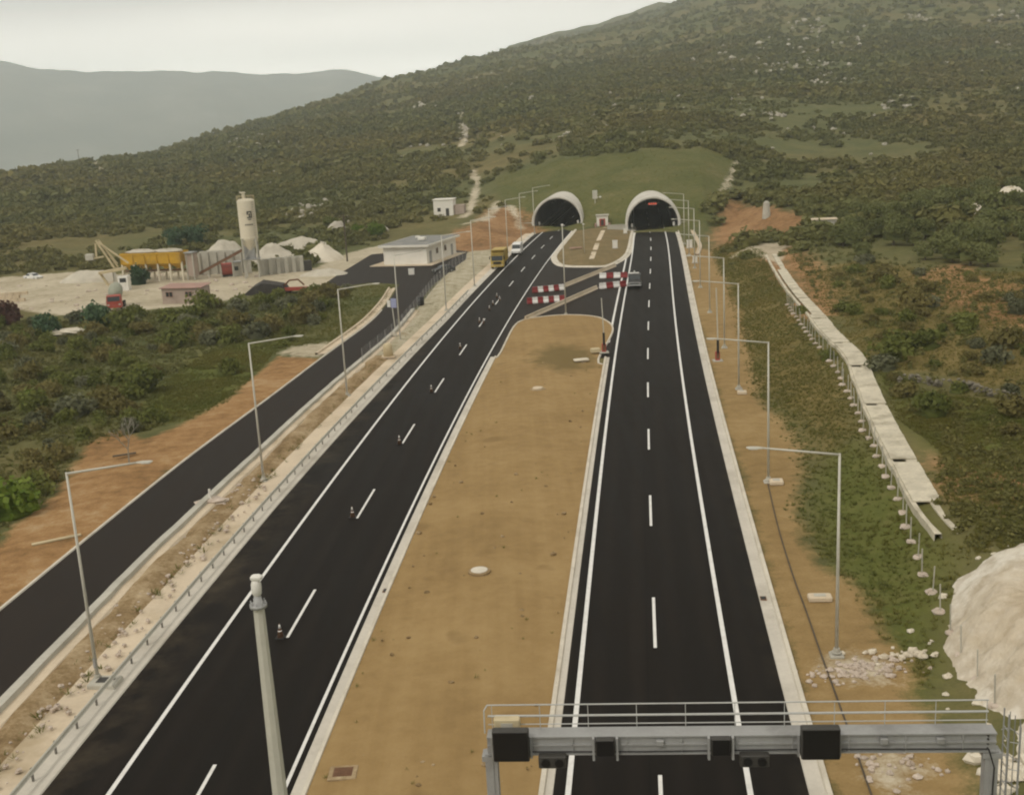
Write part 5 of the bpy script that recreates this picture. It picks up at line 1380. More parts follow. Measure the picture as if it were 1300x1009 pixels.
# ------------------------------------------------------------------ the grassy island before the tunnels
b = W(765, 290.5); b[2] = .4; t = thing('tunnel_kiosk', 'small white equipment kiosk with a red door between the tunnels', 'kiosk', b, R_(-6))
mb = MB(); mb.rbox((0, 1.0, 1.45), (2.9, 2.2, 2.9), .06); mb.build('wall', MT['wall'], t)
mb = MB(); mb.box((0, 1.0, 2.98), (3.3, 2.7, .2)); mb.build('roof', MT['conc'], t)
mb = MB(); mb.box((0, -.12, 1.2), (1.5, .08, 1.9)); d_ = mb.build('door', MT['redpaint'], t)
mb = MB(); mb.box((0, -.17, 1.2), (.7, .04, 1.4)); mb.build('grille', MT['dark'], d_)
for s in (-1, 1):
    m = MB(); m.box((s * 1.75, .2, .5), (.5, 1.6, 1.0)); m.build('side_wall', MT['pinkroof'], t)
b = W(761.5, 287); b[2] = .5; hm = ztop(b, 244) - .0; t = thing('signal_mast', 'pole with a tall sign board behind the kiosk between the tunnels', 'mast', (b[0] - .6, b[1] + 5, .5))
mb = MB(); mb.bar((0, 0, 0), (0, 0, hm), .14, .1, 8); mb.build('pole', MT['pole'], t)
mb = MB(); mb.rbox((0, -.15, hm - .9), (1.3, .16, 2.2), .04); mb.build('sign_board', MT['pole'], t)
mb = MB(); mb.rbox((1.4, 0, hm - 1.6), (.5, .4, .4), .06); mb.bar((0, 0, hm - 1.6), (1.3, 0, hm - 1.6), .05); mb.build('floodlight', MT['white'], t)
def cabinet(px, py, w, d, h, label, mat='white', z=None, rz=0):
    b = place(px, py); b[2] = hz(*b[:2]) if z is None else z
    t = thing('roadside_cabinet', label, 'cabinet', b, rz)
    mb = MB(); mb.rbox((0, 0, h / 2 + .1), (w, d, h), .05); mb.box((0, 0, h + .14), (w + .12, d + .12, .08)); c = mb.build('cabinet', MT[mat], t)
    mb = MB(); mb.box((0, -d / 2 - .012, h / 2 + .1), (w * .8, .02, h * .8)); mb.build('door', MT['wall'], c)
    mb = MB(); mb.box((0, 0, .05), (w + .3, d + .3, .14)); mb.build('plinth', MT['conc'], t)
cabinet(781, 317.5, 1.0, .7, 1.5, 'white pink cabinet standing alone on the grassy island', 'whiteplastic', .35)
cabinet(794, 298, .8, .6, 1.0, 'small white cabinet at the right tunnel\'s left foot', 'white', .3)
cabinet(875.5, 315, 1.1, .7, 1.5, 'white cabinet on the right verge, nearer the tunnel of two', 'white')
cabinet(882.5, 334, .8, .6, 1.1, 'small bright cabinet on the right verge, farther from the tunnel of two', 'white')
mb = MB(); pp = smooth_path([W(*q)[:2] for q in [(768, 292), (763, 302), (758, 314), (754, 325), (751, 333)]], .7)
sweep(mb, pp, [(-.55, .42), (-.5, .66), (.5, .66), (.55, .42)]); o = mb.build('footpath', MT['apron']); o['kind'] = 'structure'
b = W(731, 319); t = thing('soil_patch', 'small orange brown board lying on the grassy island', 'board', (b[0], b[1], .75), .05)
mb = MB(); mb.box((0, 0, 0), (2.6, 1.2, .12)); mb.build('board', MT['pinkroof'], t)
# concrete chute right of the right tunnel
pp = smooth_path([T(*q)[:2] for q in [(879, 293), (884, 303), (888.5, 313), (885, 324)]], .6)
zz = height(pp[:, 0], pp[:, 1]); mb = MB(); sweep(mb, pp, [(-.45, -.05), (-.4, .3), (-.25, .32), (-.2, .12), (.2, .12), (.25, .32), (.4, .3), (.45, -.05)], zf=zz)
t = thing('drainage_chute', 'short curved pale drainage chute on the bank by the right tunnel', 'drain'); mb.build('channel', MT['apron'], t)

# ------------------------------------------------------------------ drains, lids and slabs
def inlet(px, py, w, d, label, z=.1, rz=0, lid='dark', rim='kerb', name='drain_inlet', cat='drain'):
    b = W(px, py); t = thing(name, label, cat, (b[0], b[1], z), rz)
    mb = MB(); mb.rbox((0, 0, .02), (w, d, .12), .03); mb.build('frame', MT[rim], t)
    mb = MB(); mb.box((0, 0, .085), (w * .66, d * .66, .02))
    for k in range(5): mb.box((0, (k - 2) * d * .12, .105), (w * .6, d * .05, .03))
    mb.build('grate', MT[lid], t)
inlet(436, 985, 1.25, 1.05, 'square rusty drain grate in the near end of the tan median', .14, 0, 'rust', 'strip')
b = W(609, 733); b[2] = .36; t = thing('manhole_cover', 'round pale manhole cover in the middle of the tan median', 'manhole', b)
mb = MB(); mb.lathe([(.68, -.2), (.68, .12), (.6, .14)], n=24); mb.build('ring', MT['strip'], t)
mb = MB(); mb.lathe([(.52, .1), (.52, .17), (.48, .18)], n=24); mb.build('lid', MT['kerb'], t)
b = W(683, 498); b[2] = .34; t = thing('manhole_cover', 'small pale manhole lid far up the tan median', 'manhole', b)
mb = MB(); mb.lathe([(.55, -.2), (.55, .16), (.5, .2)], n=20); mb.build('lid', MT['apron'], t)
mb = MB(); mb.lathe([(.85, -.2), (.8, .05)], n=20); mb.build('ring', MT['strip'], t)
b = W(738, 461); b[2] = .3; t = thing('stone_slab', 'flat pale slab on the dark patch of the tan median', 'stone', b, .2)
mb = MB(); mb.rbox((0, 0, .1), (1.7, .9, .22), .06); mb.build('slab', MT['lime'], t)
b = W(756, 450); b[2] = .3; t = thing('footing_block', 'pale footing block left of the median\'s boom barrier', 'block', b, .1)
mb = MB(); mb.rbox((0, 0, .2), (1.1, .8, .5), .06); mb.build('block', MT['cream'], t)
for px, py, lab in ((490, 751, 'small dark gully in the kerb gutter left of the median'), (969, 761, 'small dark gully in the gutter right of the right road')):
    b = W(px, py); t = thing('gully', lab, 'drain', (b[0], b[1], .08), heading(XR, b[1]))
    mb = MB(); mb.box((0, 0, .0), (.34, .5, .06)); mb.build('frame', MT['rust'], t)
    mb = MB(); mb.box((0, 0, .035), (.26, .4, .02)); mb.build('grate', MT['black'], t)
for px, py, w, d, lab, m_ in ((1028, 758, 1.3, .7, 'pale slab on the right verge soil below the nearest lamp post', 'apron'), (976, 612, 1.0, .9, 'pale slab at the foot of the second lamp post on the right verge', 'apron'),
                              (935, 499, .9, .8, 'pale slab at the foot of the third lamp post on the right verge', 'apron'), (127, 865, 1.5, 1.1, 'concrete inspection pit beside the nearest lamp post on the left', 'conc')):
    b = W(px, py); b[2] = max(hz(*b[:2]), .06); t = thing('concrete_slab', lab, 'slab', b, heading(XR, b[1]))
    mb = MB(); mb.rbox((.5, -.4, .1), (w, d, .3), .05); mb.build('slab', MT[m_], t)
    mb = MB(); mb.box((.5, -.4, .26), (w * .5, d * .5, .03)); mb.build('lid', MT['dark'] if 'pit' in lab else MT['conc'], t)
# buried pipe line showing along the right verge
pp = smooth_path([W(*q)[:2] for q in [(1140, 1100), (1106, 1009), (1082, 940), (1062, 885), (1042, 830), (1023, 775), (1006, 729), (988, 670), (975, 615)]], 1.0)
zz = height(pp[:, 0], pp[:, 1]); t = thing('pipe', 'thin dark pipe lying along the right verge soil', 'pipe'); mb = MB()
mb.tube([(a[0], a[1], z + .05) for a, z in zip(pp, zz)], .045, 6); mb.build('pipe', MT['wood'], t)
t.location = (pp[0, 0], pp[0, 1], 0)
for c in t.children: c.data.transform(Matrix.Translation((-pp[0, 0], -pp[0, 1], 0)))

# rubble heaps on the verge
def rubble(px, py, n, sx, sy, label, seed, mat='rubble', lo=.05, hi=.2, ang=0):
    rg = random.Random(seed); b = W(px, py); b[2] = hz(*b[:2]); mb = MB()
    for k in range(n):
        x, y = rg.gauss(0, sx / 2), rg.gauss(0, sy / 2); x, y = x * math.cos(ang) - y * math.sin(ang), x * math.sin(ang) + y * math.cos(ang)
        s = rg.uniform(lo, hi); mb.blob((x, y, hz(b[0] + x, b[1] + y) - b[2] + s * .3), (s, s * rg.uniform(.6, 1.1), s * rg.uniform(.4, .8)), rg.random(), 6, 4, .3)
    o = mb.build('rubble', MT[mat], None); o.location = b; o['kind'] = 'stuff'; return o
rubble(1090, 850, 120, 3.0, 1.0, 'pale rubble spread on the right verge by the nearest lamp post', 3, ang=.15)
rubble(1135, 835, 28, 2.4, 1.0, 'thin scatter of stones between the verge rubble and the white limestone', 4, 'lime', .08, .3)
rubble(1128, 975, 45, 1.8, 1.4, 'pink rubble pile on the verge below the gantry', 5)
rubble(1285, 985, 25, 1.4, 1.2, 'white stones at the foot of the gantry\'s right post', 6, 'lime', .15, .5)

# ------------------------------------------------------------------ right side: drainage channel, fence posts, limestone heap
ch_px = [(978, 324), (1000, 360), (1029, 394), (1056, 427), (1082, 453), (1097, 487), (1109, 516), (1133, 564), (1165, 624), (1188, 659), (1209, 680)]
pp = smooth_path([T(*q)[:2] for q in ch_px], 1.0)[::-1]      # from the near end to the far end
zz = height(pp[:, 0], pp[:, 1]); zz = np.convolve(np.pad(zz, 4, 'edge'), np.ones(9) / 9, 'valid') - .02
t = thing('drainage_channel', 'long pale concrete drainage channel running down the right slope', 'channel', (pp[0, 0], pp[0, 1], 0))
pq = pp - pp[0]
mb = MB(); rw = .95 + .45 * fbm(np.arange(len(pq)) / 2.3, np.arange(len(pq)) * 0, 15, 3) + .18 * np.sin(np.arange(len(pq)) / 9.0); lw_ = -.95 + .25 * fbm(np.arange(len(pq)) / 2.0, np.arange(len(pq)) * 0, 19, 3)
sweep(mb, pq, [(lw_ - .02, -.9), (lw_, .2), (-.62, .2), (-.58, -.55), (.2, -.55), (.3, .2), (rw, .22), (rw + .05, -.9)], zf=zz)
sweep(mb, pq[:1], [(0, 0), (0, 0)]) if False else None
mb.build('trough', MT['channel'], t)
s = np.concatenate([[0], np.cumsum(np.hypot(*np.diff(pq, axis=0).T))]); nn = normals(pq); d = 5.2; k = 0; rg = random.Random(4)
while d < s[-1] - 24:                                       # cover slabs, some shifted, a few missing
    Ls = 2.3
    if k not in (99,):
        i = int(np.searchsorted(s, d + Ls / 2)); c = pq[i]; a = math.atan2(-nn[i, 0], nn[i, 1])
        dz = (zz[min(i + 1, len(zz) - 1)] - zz[i - 1]) / max(1e-6, s[min(i + 1, len(s) - 1)] - s[i - 1])
        j = rg.uniform(-.02, .02)
        lo_ = d < s[-1] * .52; wf = .2 if lo_ else 0
        m = MB(); m.rbox((-wf, 0, 0), (1.42 + 2 * wf, Ls + .1, .1), .008)
        o = m.build('cover_slab', MT['channel'], t); o.location = (c[0] + nn[i, 0] * (.34 + j), c[1] + nn[i, 1] * (.34 + j), zz[i] + .26 + (k % 2) * .007); o.rotation_euler = (math.atan(dz), 0, math.atan2(pq[min(i + 1, len(pq) - 1)][1] - pq[i - 1][1], pq[min(i + 1, len(pq) - 1)][0] - pq[i - 1][0]) - PI / 2 + rg.uniform(-.02, .02))
    d += Ls; k += 1

post_px = [(1261, 897), (1237, 862), (1221, 830), (1203, 791), (1188, 764), (1177, 742), (1168, 717), (1159, 695), (1151, 666), (1142, 645), (1134, 624), (1118, 590), (1098, 548), (1083, 513), (1066, 478), (1044, 447), (1020, 416), (997, 384)]
fp = smooth_path([T(*q)[:2] for q in post_px], .25); s = np.concatenate([[0], np.cumsum(np.hypot(*np.diff(fp, axis=0).T))])
t0 = thing('fence_post', 'thin grey post with pale foot in the row left of the drainage channel', 'post', group='fence posts beside the drainage channel')
mb = MB(); mb.bar((0, 0, 0), (.0, 0, 1.6), .04, n=6); mb.build('post', MT['conc'], t0)
mb = MB(); mb.blob((0, 0, .02), (.38, .34, .16), 2, 8, 4, .3); mb.build('footing', MT['rubble'], t0)
k = 0
for d in np.arange(0, s[-1], 2.45):
    x = np.interp(d, s, fp[:, 0]); y = np.interp(d, s, fp[:, 1]); o = t0 if k == 0 else copy_tree(t0); k += 1
    o.location = (x + rg.uniform(-.1, .1), y, hz(x, y)); o.rotation_euler = (rg.uniform(-.06, .06), rg.uniform(-.06, .06), rg.uniform(0, 6))

hp_px = [(1320, 684), (1300, 691), (1262, 700), (1236, 711), (1217, 733), (1204, 756), (1193, 782), (1185, 808), (1201, 834), (1206, 862), (1240, 893), (1262, 925), (1283, 975), (1340, 1010), (1480, 1000), (1560, 900), (1540, 760), (1440, 690)]
hp = smooth_path([T(*q)[:2] for q in hp_px], 1.0, True)
hp = hp + normals(hp, True) * (fbm(hp[:, 0] / 2.2, hp[:, 1] / 2.2, 31, 3) * 2.2)[:, None]
hc = hp.mean(0)
def lime_mat():
    m, t, b = nt('tipped crushed limestone'); p = pos(t)
    mp = nnode(t, 'ShaderNodeMapping'); lk(t, p, mp.inputs['Vector']); mp.inputs['Location'].default_value = (-hc[0] - 1, -hc[1] + 2, 0)
    mp.vector_type = 'POINT'
    ln = t.nodes.new('ShaderNodeVectorMath'); ln.operation = 'LENGTH'; lk(t, mp.outputs[0], ln.inputs[0])
    nz = noise(t, p, .35, 5, .6); dd = math_(t, 'ADD', ln.outputs['Value'], math_(t, 'MULTIPLY', nz, 5))
    ring = math_(t, 'SINE', math_(t, 'MULTIPLY', dd, 2.6))
    base = ramp(t, noise(t, p, 1.2, 5, .65), [(.3, (.52, .46, .36)), (.55, (.68, .63, .54)), (.75, (.76, .72, .64))])
    tanc = ramp(t, noise(t, p, .9, 5, .65), [(.3, (.40, .31, .20)), (.7, (.58, .48, .34))])
    col = mixc(t, math_(t, 'MULTIPLY', mrange(t, dd, 11.5, 7.5), .85), base, tanc)
    col = mixc(t, math_(t, 'MULTIPLY', mrange(t, noise(t, p, .8, 6, .7), .52, .66), .5), col, (.34, .28, .20))
    col = mixc(t, math_(t, 'MULTIPLY', mrange(t, ring, .5, 1), .35), col, (.36, .29, .20))
    lk(t, col, b.inputs['Base Color']); b.inputs['Roughness'].default_value = .97; b.inputs['Specular IOR Level'].default_value = .08
    bump(t, b, noise(t, p, 2.5, 5, .65), .8, .15); return m
o = filled('limestone_heap', hp, lime_mat(), 0, .5, .42, 6, 1.5)
me = o.data; n = len(me.vertices); cc = np.zeros(n * 3); me.vertices.foreach_get('co', cc); cc = cc.reshape(-1, 3)
dd = np.clip(sdf(hp, cc[:, 0], cc[:, 1]), 0, None)
cc[:, 2] = height(cc[:, 0], cc[:, 1]) - .1 + 1.5 * sstep(0, 3.2, dd) - .9 * sstep(3.5, 8, dd) + sstep(0, 1.0, dd) * (fbm(cc[:, 0] / 3, cc[:, 1] / 3, 6, 4) * 1.5 + (np.abs(fbm(cc[:, 0] / 1.1, cc[:, 1] / 1.1, 16, 3)) * -1.3 + .2) + fbm(cc[:, 0] / .45, cc[:, 1] / .45, 26, 2) * .22) + .1 * sstep(0, .4, dd)
me.vertices.foreach_set('co', cc.ravel()); me.polygons.foreach_set('use_smooth', [True] * len(me.polygons)); me.update(); del o['kind']
mb = MB(); rg2 = random.Random(77)
for i in range(0, len(hp), 1):
    for _ in range(1):
        q = hp[i] + np.array([rg2.gauss(0, .55), rg2.gauss(0, .55)]); s_ = abs(rg2.gauss(.04, .10)) + .04; mb.blob((q[0], q[1], hz(q[0], q[1]) + s_ * .2), (s_ * 1.2, s_, s_ * .8), rg2.random(), 6, 4, .35)
of = mb.build('loose_stones', MT['lime']); of['kind'] = 'stuff'
tag(o, 'broad heap of white tipped limestone with curved tracks at lower right', 'heap')

tw_ = smooth_path([T(*q)[:2] for q in [(1140, 486), (1165, 485), (1190, 491), (1222, 491), (1262, 504), (1320, 514)]], .35); rg3 = random.Random(8); mb = MB()
t = thing('dry_stone_wall', 'low crumbling dry stone terrace wall on the slope right of the channel', 'wall', (tw_[0, 0], tw_[0, 1], hz(*tw_[0])))
for q in tw_:
    for lay in range(3):
        s_ = rg3.uniform(.10, .24); x_, y_ = q[0] + rg3.gauss(0, .18), q[1] + rg3.gauss(0, .18)
        if rg3.random() < .8: mb.blob((x_ - tw_[0, 0], y_ - tw_[0, 1], hz(x_, y_) - t.location[2] + lay * .28 + .05), (s_ * 1.2, s_, s_ * .8), rg3.random(), 6, 4, .3)
mb.build('wall', MT['terracestone'], t)
# grey column and small walls by the red cut
b = T(973, 276); t = thing('stone_pillar', 'narrow grey pillar standing in the red cut right of the tunnels', 'pillar', (b[0], b[1], b[2] - .3))
mb = MB(); mb.lathe([(1.0, 0), (.85, 1.6), (.7, 3.6), (.3, 4.0)], n=9); mb.build('shaft', MT['conc'], t)
b = T(1046, 292); t = thing('stone_hut', 'low pale flat roofed hut behind dark bushes by the red cut', 'hut', (b[0], b[1], b[2] - .3), -.2)
mb = MB(); mb.box((0, 0, 1.2), (4.6, 3.0, 2.4)); mb.build('wall', MT['conc'], t)
mb = MB(); mb.box((0, 0, 2.48), (5.0, 3.4, .16)); mb.build('roof', MT['apron'], t)

# ================================================================== VEGETATION
def bush_arrays(seed, nleaf, leaf, core=(7, 4), flat=.8, lobes=6, spread=.55, up=.5):
    """one plant of radius about 1: leaf quads over several lobes and a rough inner mass"""
    rg = np.random.RandomState(seed); L = []
    for k in range(lobes):
        a = rg.uniform(0, 2 * PI); d = spread * math.sqrt(rg.uniform(0, 1)); L.append((d * math.cos(a), d * math.sin(a), up * rg.uniform(.55, 1.15), rg.uniform(.34, .58)))
    L.append((0, 0, up * .9, .6)); L = np.array(L)
    li = rg.randint(0, len(L), nleaf)
    d = rg.normal(size=(nleaf, 3)); d[:, 2] = np.abs(d[:, 2]) * .9 - .28; d /= np.linalg.norm(d, axis=1)[:, None]
    rad = L[li, 3] * rg.uniform(.72, 1.12, nleaf)
    c = L[li, :3] + d * rad[:, None]; c[:, 2] = np.maximum(c[:, 2] * flat / .8, .02)
    nrm = d + rg.normal(size=(nleaf, 3)) * .55; nrm /= np.linalg.norm(nrm, axis=1)[:, None]
    u = np.cross(nrm, rg.normal(size=(nleaf, 3))); u /= np.linalg.norm(u, axis=1)[:, None] + 1e-9; w = np.cross(nrm, u)
    s = leaf * rg.uniform(.6, 1.35, nleaf)[:, None]; s2 = s * rg.uniform(.5, 1.0, nleaf)[:, None]
    V = np.stack([c - u * s - w * s2 * .4, c + u * s * .3 - w * s2, c + u * s + w * s2 * .3, c - u * s * .2 + w * s2], 1).reshape(-1, 3)
    F = np.arange(nleaf * 4).reshape(-1, 4); tint = rg.uniform(0, 1, nleaf)
    lobt = rg.uniform(-.25, .25, len(L)); tint = np.clip(tint * .7 + .15 + lobt[li], 0, 1)
    if core:
        n, m = core; base = len(V); cv = []; cf = []
        for k in range(m + 1):
            th = (PI * .56) * k / m
            for i in range(n):
                a = 2 * PI * i / n + k * .5; q = rg.uniform(.62, .95); cv.append((.78 * q * math.sin(th) * math.cos(a), .78 * q * math.sin(th) * math.sin(a), max(-.05, up * 1.25 * q * math.cos(th) * flat / .8)))
        for k in range(m):
            for i in range(n): j = (i + 1) % n; cf.append((base + k * n + i, base + k * n + n + i, base + k * n + n + j, base + k * n + j))
        V = np.vstack([V, np.array(cv)]); F = np.vstack([F, np.array(cf)]); tint = np.concatenate([tint, rg.uniform(.05, .5, len(cf))])
    return V, F, tint
def scatter(name, protos, pts, sc, scz, mat, rs, kind='stuff', tshift=None):
    """many plants as one mass"""
    Vs, Fs, Ts = [], [], []; n0 = 0; pid = rs.randint(0, len(protos), len(pts)); ang = rs.uniform(0, 2 * PI, len(pts))
    for q, (V, F, ti) in enumerate(protos):
        k = np.where(pid == q)[0]
        if len(k) == 0: continue
        c, s_ = np.cos(ang[k])[:, None], np.sin(ang[k])[:, None]
        x = (V[None, :, 0] * c - V[None, :, 1] * s_) * sc[k][:, None] + pts[k, 0][:, None]; y = (V[None, :, 0] * s_ + V[None, :, 1] * c) * sc[k][:, None] + pts[k, 1][:, None]
        z = V[None, :, 2] * scz[k][:, None] + pts[k, 2][:, None]
        Vs.append(np.stack([x, y, z], -1).reshape(-1, 3)); Fs.append((F[None] + (np.arange(len(k)) * len(V))[:, None, None]).reshape(-1, 4) + n0); n0 += len(k) * len(V)
        sh = (tshift[k] if tshift is not None else rs.uniform(-.22, .22, len(k)))
        Ts.append(np.clip(ti[None] + sh[:, None], 0, 1).ravel())
    o = np_mesh(name, np.vstack(Vs), np.vstack(Fs), mat, False, {'tint': ('FACE', np.concatenate(Ts))}); o['kind'] = kind; return o
RS = np.random.RandomState(11)
_ea = np.linspace(-.62, .62, 120); _er = np.geomspace(240, 3400, 160)
_gx, _gy = np.meshgrid(_ea, _er); _el = ((height((_er[:, None] * np.sin(_ea)).ravel(), (_er[:, None] * np.cos(_ea)).ravel()).reshape(160, 120)) - CH) / _er[:, None]
CREST = _er[np.argmax(_el, 0)]
CLEAR = [G_LAWN] + G_RED[:2]; CH_LINE = np.array([T(*q)[:2] for q in ch_px])
def free(x, y, lim=2.5):
    ok = corridor(x, y) > lim
    for g in CLEAR: ok &= sdf(g, x, y) < .5
    for g in (G_PALE[0], G_RED[3]): ok &= sdf(g, x, y) < 1.5
    ok &= ~((y > 150) & (y < 262) & (x > 50) & (linedist(CH_LINE, x, y) < 3.0))
    for g in G_RED[2:]: ok &= (sdf(g, x, y) < .5) | (RS.uniform(size=len(x)) < .3)
    for pts, w in TRACKS: ok &= linedist(pts, x, y) > w + .6
    for p in (PL, PR):
        s, l = along(p, x, y); ok &= ~((s > -20) & (s < 26) & (np.abs(l) < 10))
    for c in ((T(564, 273, 800)[:2], 6), (T(1046, 292)[:2], 4), (T(973, 276)[:2], 3)): ok &= np.hypot(x - c[0][0], y - c[0][1]) > c[1]
    return ok
def band(r0, r1, per, rmin, rmax, lod, name, dens=.5):
    A = .5 * (1.02) * (r1 ** 2 - r0 ** 2); n = int(A / per)
    a = RS.uniform(-.50, .52, n); r = np.sqrt(RS.uniform(r0 ** 2, r1 ** 2, n)); x = r * np.sin(a); y = r * np.cos(a)
    d = .8 * fbm(x / 38, y / 38, 50, 4) + .35 * fbm(x / 9, y / 9, 55, 2) + .75 * fbm(x / 120, y / 95, 58, 3)
    ok = (d > -.17 + .25 * RS.uniform(size=n) - dens * .2) & (r < np.interp(a, _ea, CREST) * 1.04) & free(x, y)
    if r0 < 260:
        ok &= ~((x < 0) & (y < 232)) 
    x, y = x[ok], y[ok]; z = height(x, y)
    sc = rmin + (rmax - rmin) * RS.beta(1.3, 3.4, len(x)); sc *= (1 + .9 * fbm(x / 60, y / 60, 77, 2))
    ts = fbm(x / 26, y / 26, 91, 3) * .9 + RS.uniform(-.16, .16, len(x))
    scatter(name, [bush_arrays(100 + k, *lod) for k in range(6)], np.stack([x, y, z - .08], 1), sc, sc * RS.uniform(.55, 1.0, len(x)), MT['maquis'], RS, tshift=ts)
    return len(x)
nb = [band(205, 460, 6.2, .6, 4.4, (84, .20, (7, 3)), 'shrubland'), band(460, 950, 14, .9, 5.4, (30, .32, (7, 3)), 'shrubland'), band(950, 2500, 90, 1.4, 6.5, (12, .5, (6, 3)), 'shrubland')]
print('shrubs', nb)

# pale rock outcrops on the mountainside
RK = [(985, 80, 60, 22, 60), (1035, 100, 60, 16, 60), (983, 146, 16, 4, 14), (1140, 130, 26, 12, 26), (1030, 32, 30, 16, 26), (1160, 24, 22, 7, 18), (1290, 104, 14, 10, 14), (850, 120, 22, 6, 16), (746, 151, 10, 4, 10), (591, 160, 7, 24, 46),
      (670, 125, 24, 13, 26), (315, 184, 42, 11, 46), (420, 163, 22, 4, 16), (540, 138, 16, 6, 14), (340, 230, 26, 7, 22), (1278, 24, 18, 7, 12), (920, 62, 40, 14, 18), (1060, 60, 90, 26, 40), (640, 96, 50, 10, 12), (1240, 70, 60, 30, 20), (400, 270, 60, 14, 40), (480, 292, 40, 8, 30), (760, 175, 80, 10, 14), (560, 180, 60, 20, 20), (900, 140, 200, 50, 50), (1120, 210, 150, 30, 16)]
mb = MB(); rg = random.Random(21); n = 0
for cx, cy, sx, sy, k in RK:
    for _ in range(k):
        p = T(cx + rg.gauss(0, sx * .55), cy + rg.gauss(0, sy * .55), 3000); r = math.hypot(p[0], p[1])
        if r > 2600 or corridor(p[:1], p[1:2])[0] < 3: continue
        s = rg.uniform(.5, 1.5) * r / 900 * (1.3 if rg.random() < .15 else .8) + .2
        mb.blob((p[0], p[1], p[2] + s * .5), (s * 1.25, s, s * rg.uniform(.6, 1.1)), rg.random(), 6, 4, .3); n += 1
o = mb.build('rock_outcrops', MT['rock']); o['kind'] = 'stuff'
for px, py, s, lab in ((1282, 262, 2.6, 'largest white boulder among the grey green trees on the right'), (1241, 273, 1.5, 'smaller white boulder left of the largest one among the right trees')):
    p = T(px, py); mb = MB(); mb.blob((0, 0, s * .5), (s * 1.1, s * .9, s), 3, 9, 6, .16); o = mb.build('boulder', MT['lime'], None); o.location = p; tag(o, lab, 'boulder')

# ---- individual bushes and trees
def plant_mesh(name, seed, mat, nleaf=420, leaf=.12, **kw):
    V, F, ti = bush_arrays(seed, nleaf, leaf, (10, 5), **kw)
    o = np_mesh(name, V, F, mat, False, {'tint': ('FACE', ti)}); me = o.data; bpy.data.objects.remove(o); return me
BM = {}
def bush_proto(kind, k):
    key = (kind, k)
    if key not in BM: BM[key] = plant_mesh('bush', 300 + k * 7 + len(BM), MT[kind], 460, .105, lobes=5 + k, spread=.5 + .06 * k, up=.45 + .05 * k)
    return BM[key]
def put_bush(p, r, kind, label, group=None, hz_=1.0, name='bush'):
    o = bpy.data.objects.new(name, bush_proto(kind, RS.randint(0, 4))); COL.objects.link(o)
    o.location = (p[0], p[1], p[2] - .06); o.scale = (r, r * RS.uniform(.85, 1.15), r * hz_); o.rotation_euler = (0, 0, RS.uniform(0, 6.28)); return tag(o, label, 'bush', group)
TREE_TRUNK = {}
def tree_proto(kind, k):
    key = ('tree', kind, k)
    if key not in BM:
        cr = plant_mesh('crown', 600 + 13 * k + len(BM), MT[kind], 760, .085, lobes=9, spread=.62, up=.62)
        cr.transform(Matrix.Translation((0, 0, .42)))
        mb = MB(); rg = random.Random(k); mb.bar((0, 0, -.1), (.03, .02, .42), .085, .06, 8)
        for j in range(5): a = j * 1.26 + rg.random(); mb.bar((.03, .02, .38), (.42 * math.cos(a), .42 * math.sin(a), .95 + rg.uniform(-.1, .2)), .045, .015, 6)
        BM[key] = (cr, mb.mesh('trunk', MT['bark']))
    return BM[key]
def put_tree(p, r, kind, label, group=None, hz_=1.0, name='olive_tree', cat='tree'):
    t = thing(name, label, cat, (p[0], p[1], p[2] - .1), RS.uniform(0, 6.28), group); t.scale = (r, r, r * hz_)
    for nm, me in zip(('crown', 'trunk'), tree_proto(kind, RS.randint(0, 3))):
        o = bpy.data.objects.new(nm, me); COL.objects.link(o); o.parent = t
    return t
def sample_poly(poly, n, dmin, extra=None):
    lo, hi = poly.min(0), poly.max(0); q = RS.uniform(lo[:2], hi[:2], (n * 25, 2))
    ok = (sdf(poly, q[:, 0], q[:, 1]) > .4) & free(q[:, 0], q[:, 1], 1.0)
    if extra: ok &= extra(q)
    out = []
    for a in q[ok]:
        if len(out) >= n: break
        if all((a[0] - b[0]) ** 2 + (a[1] - b[1]) ** 2 > dmin ** 2 for b in out): out.append(a)
    out = np.array(out); z = height(out[:, 0], out[:, 1])
    return [np.array([a[0], a[1], b]) for a, b in zip(out, z)]
POL_L = Tp([(-20, 690), (-20, 408), (60, 408), (140, 402), (180, 398), (262, 390), (330, 378), (420, 372), (448, 366), (440, 395), (425, 436), (350, 444), (285, 500), (226, 536), (180, 546), (98, 566), (90, 585), (66, 622), (14, 664)])[:, :2]
green0 = G_GREEN[0][:, :2]
gr = {'bush': ('dark olive bush in the scrub left of the service road', 'olive bushes left of the service road'), 'brown': ('brown dry bush in the scrub left of the service road', 'brown bushes left of the service road'), 'greyleaf': ('grey green bush in the scrub left of the service road', 'grey green bushes left of the service road')}
for p in sample_poly(POL_L, 140, 2.2, lambda q: sdf(green0, q[:, 0], q[:, 1]) < -.5):
    kind = ['bush', 'bush', 'bush', 'brown', 'brown', 'greyleaf'][RS.randint(0, 6)]
    put_bush(p, .9 + 2.0 * RS.beta(1.3, 2.6) + (p[1] > 150) * .25, kind, gr[kind][0], gr[kind][1], RS.uniform(.8, 1.25))
POL_R = Tp([(1048, 345), (1090, 330), (1150, 345), (1320, 345), (1330, 590), (1230, 560), (1160, 530), (1128, 500), (1108, 455), (1075, 410)])[:, :2]
gr = {'bush': ('dark olive bush on the slope right of the drainage channel', 'olive bushes right of the drainage channel'), 'brown': ('brown dry bush on the slope right of the drainage channel', 'brown bushes right of the drainage channel'), 'greyleaf': ('grey green bush on the slope right of the drainage channel', 'grey green bushes right of the drainage channel')}
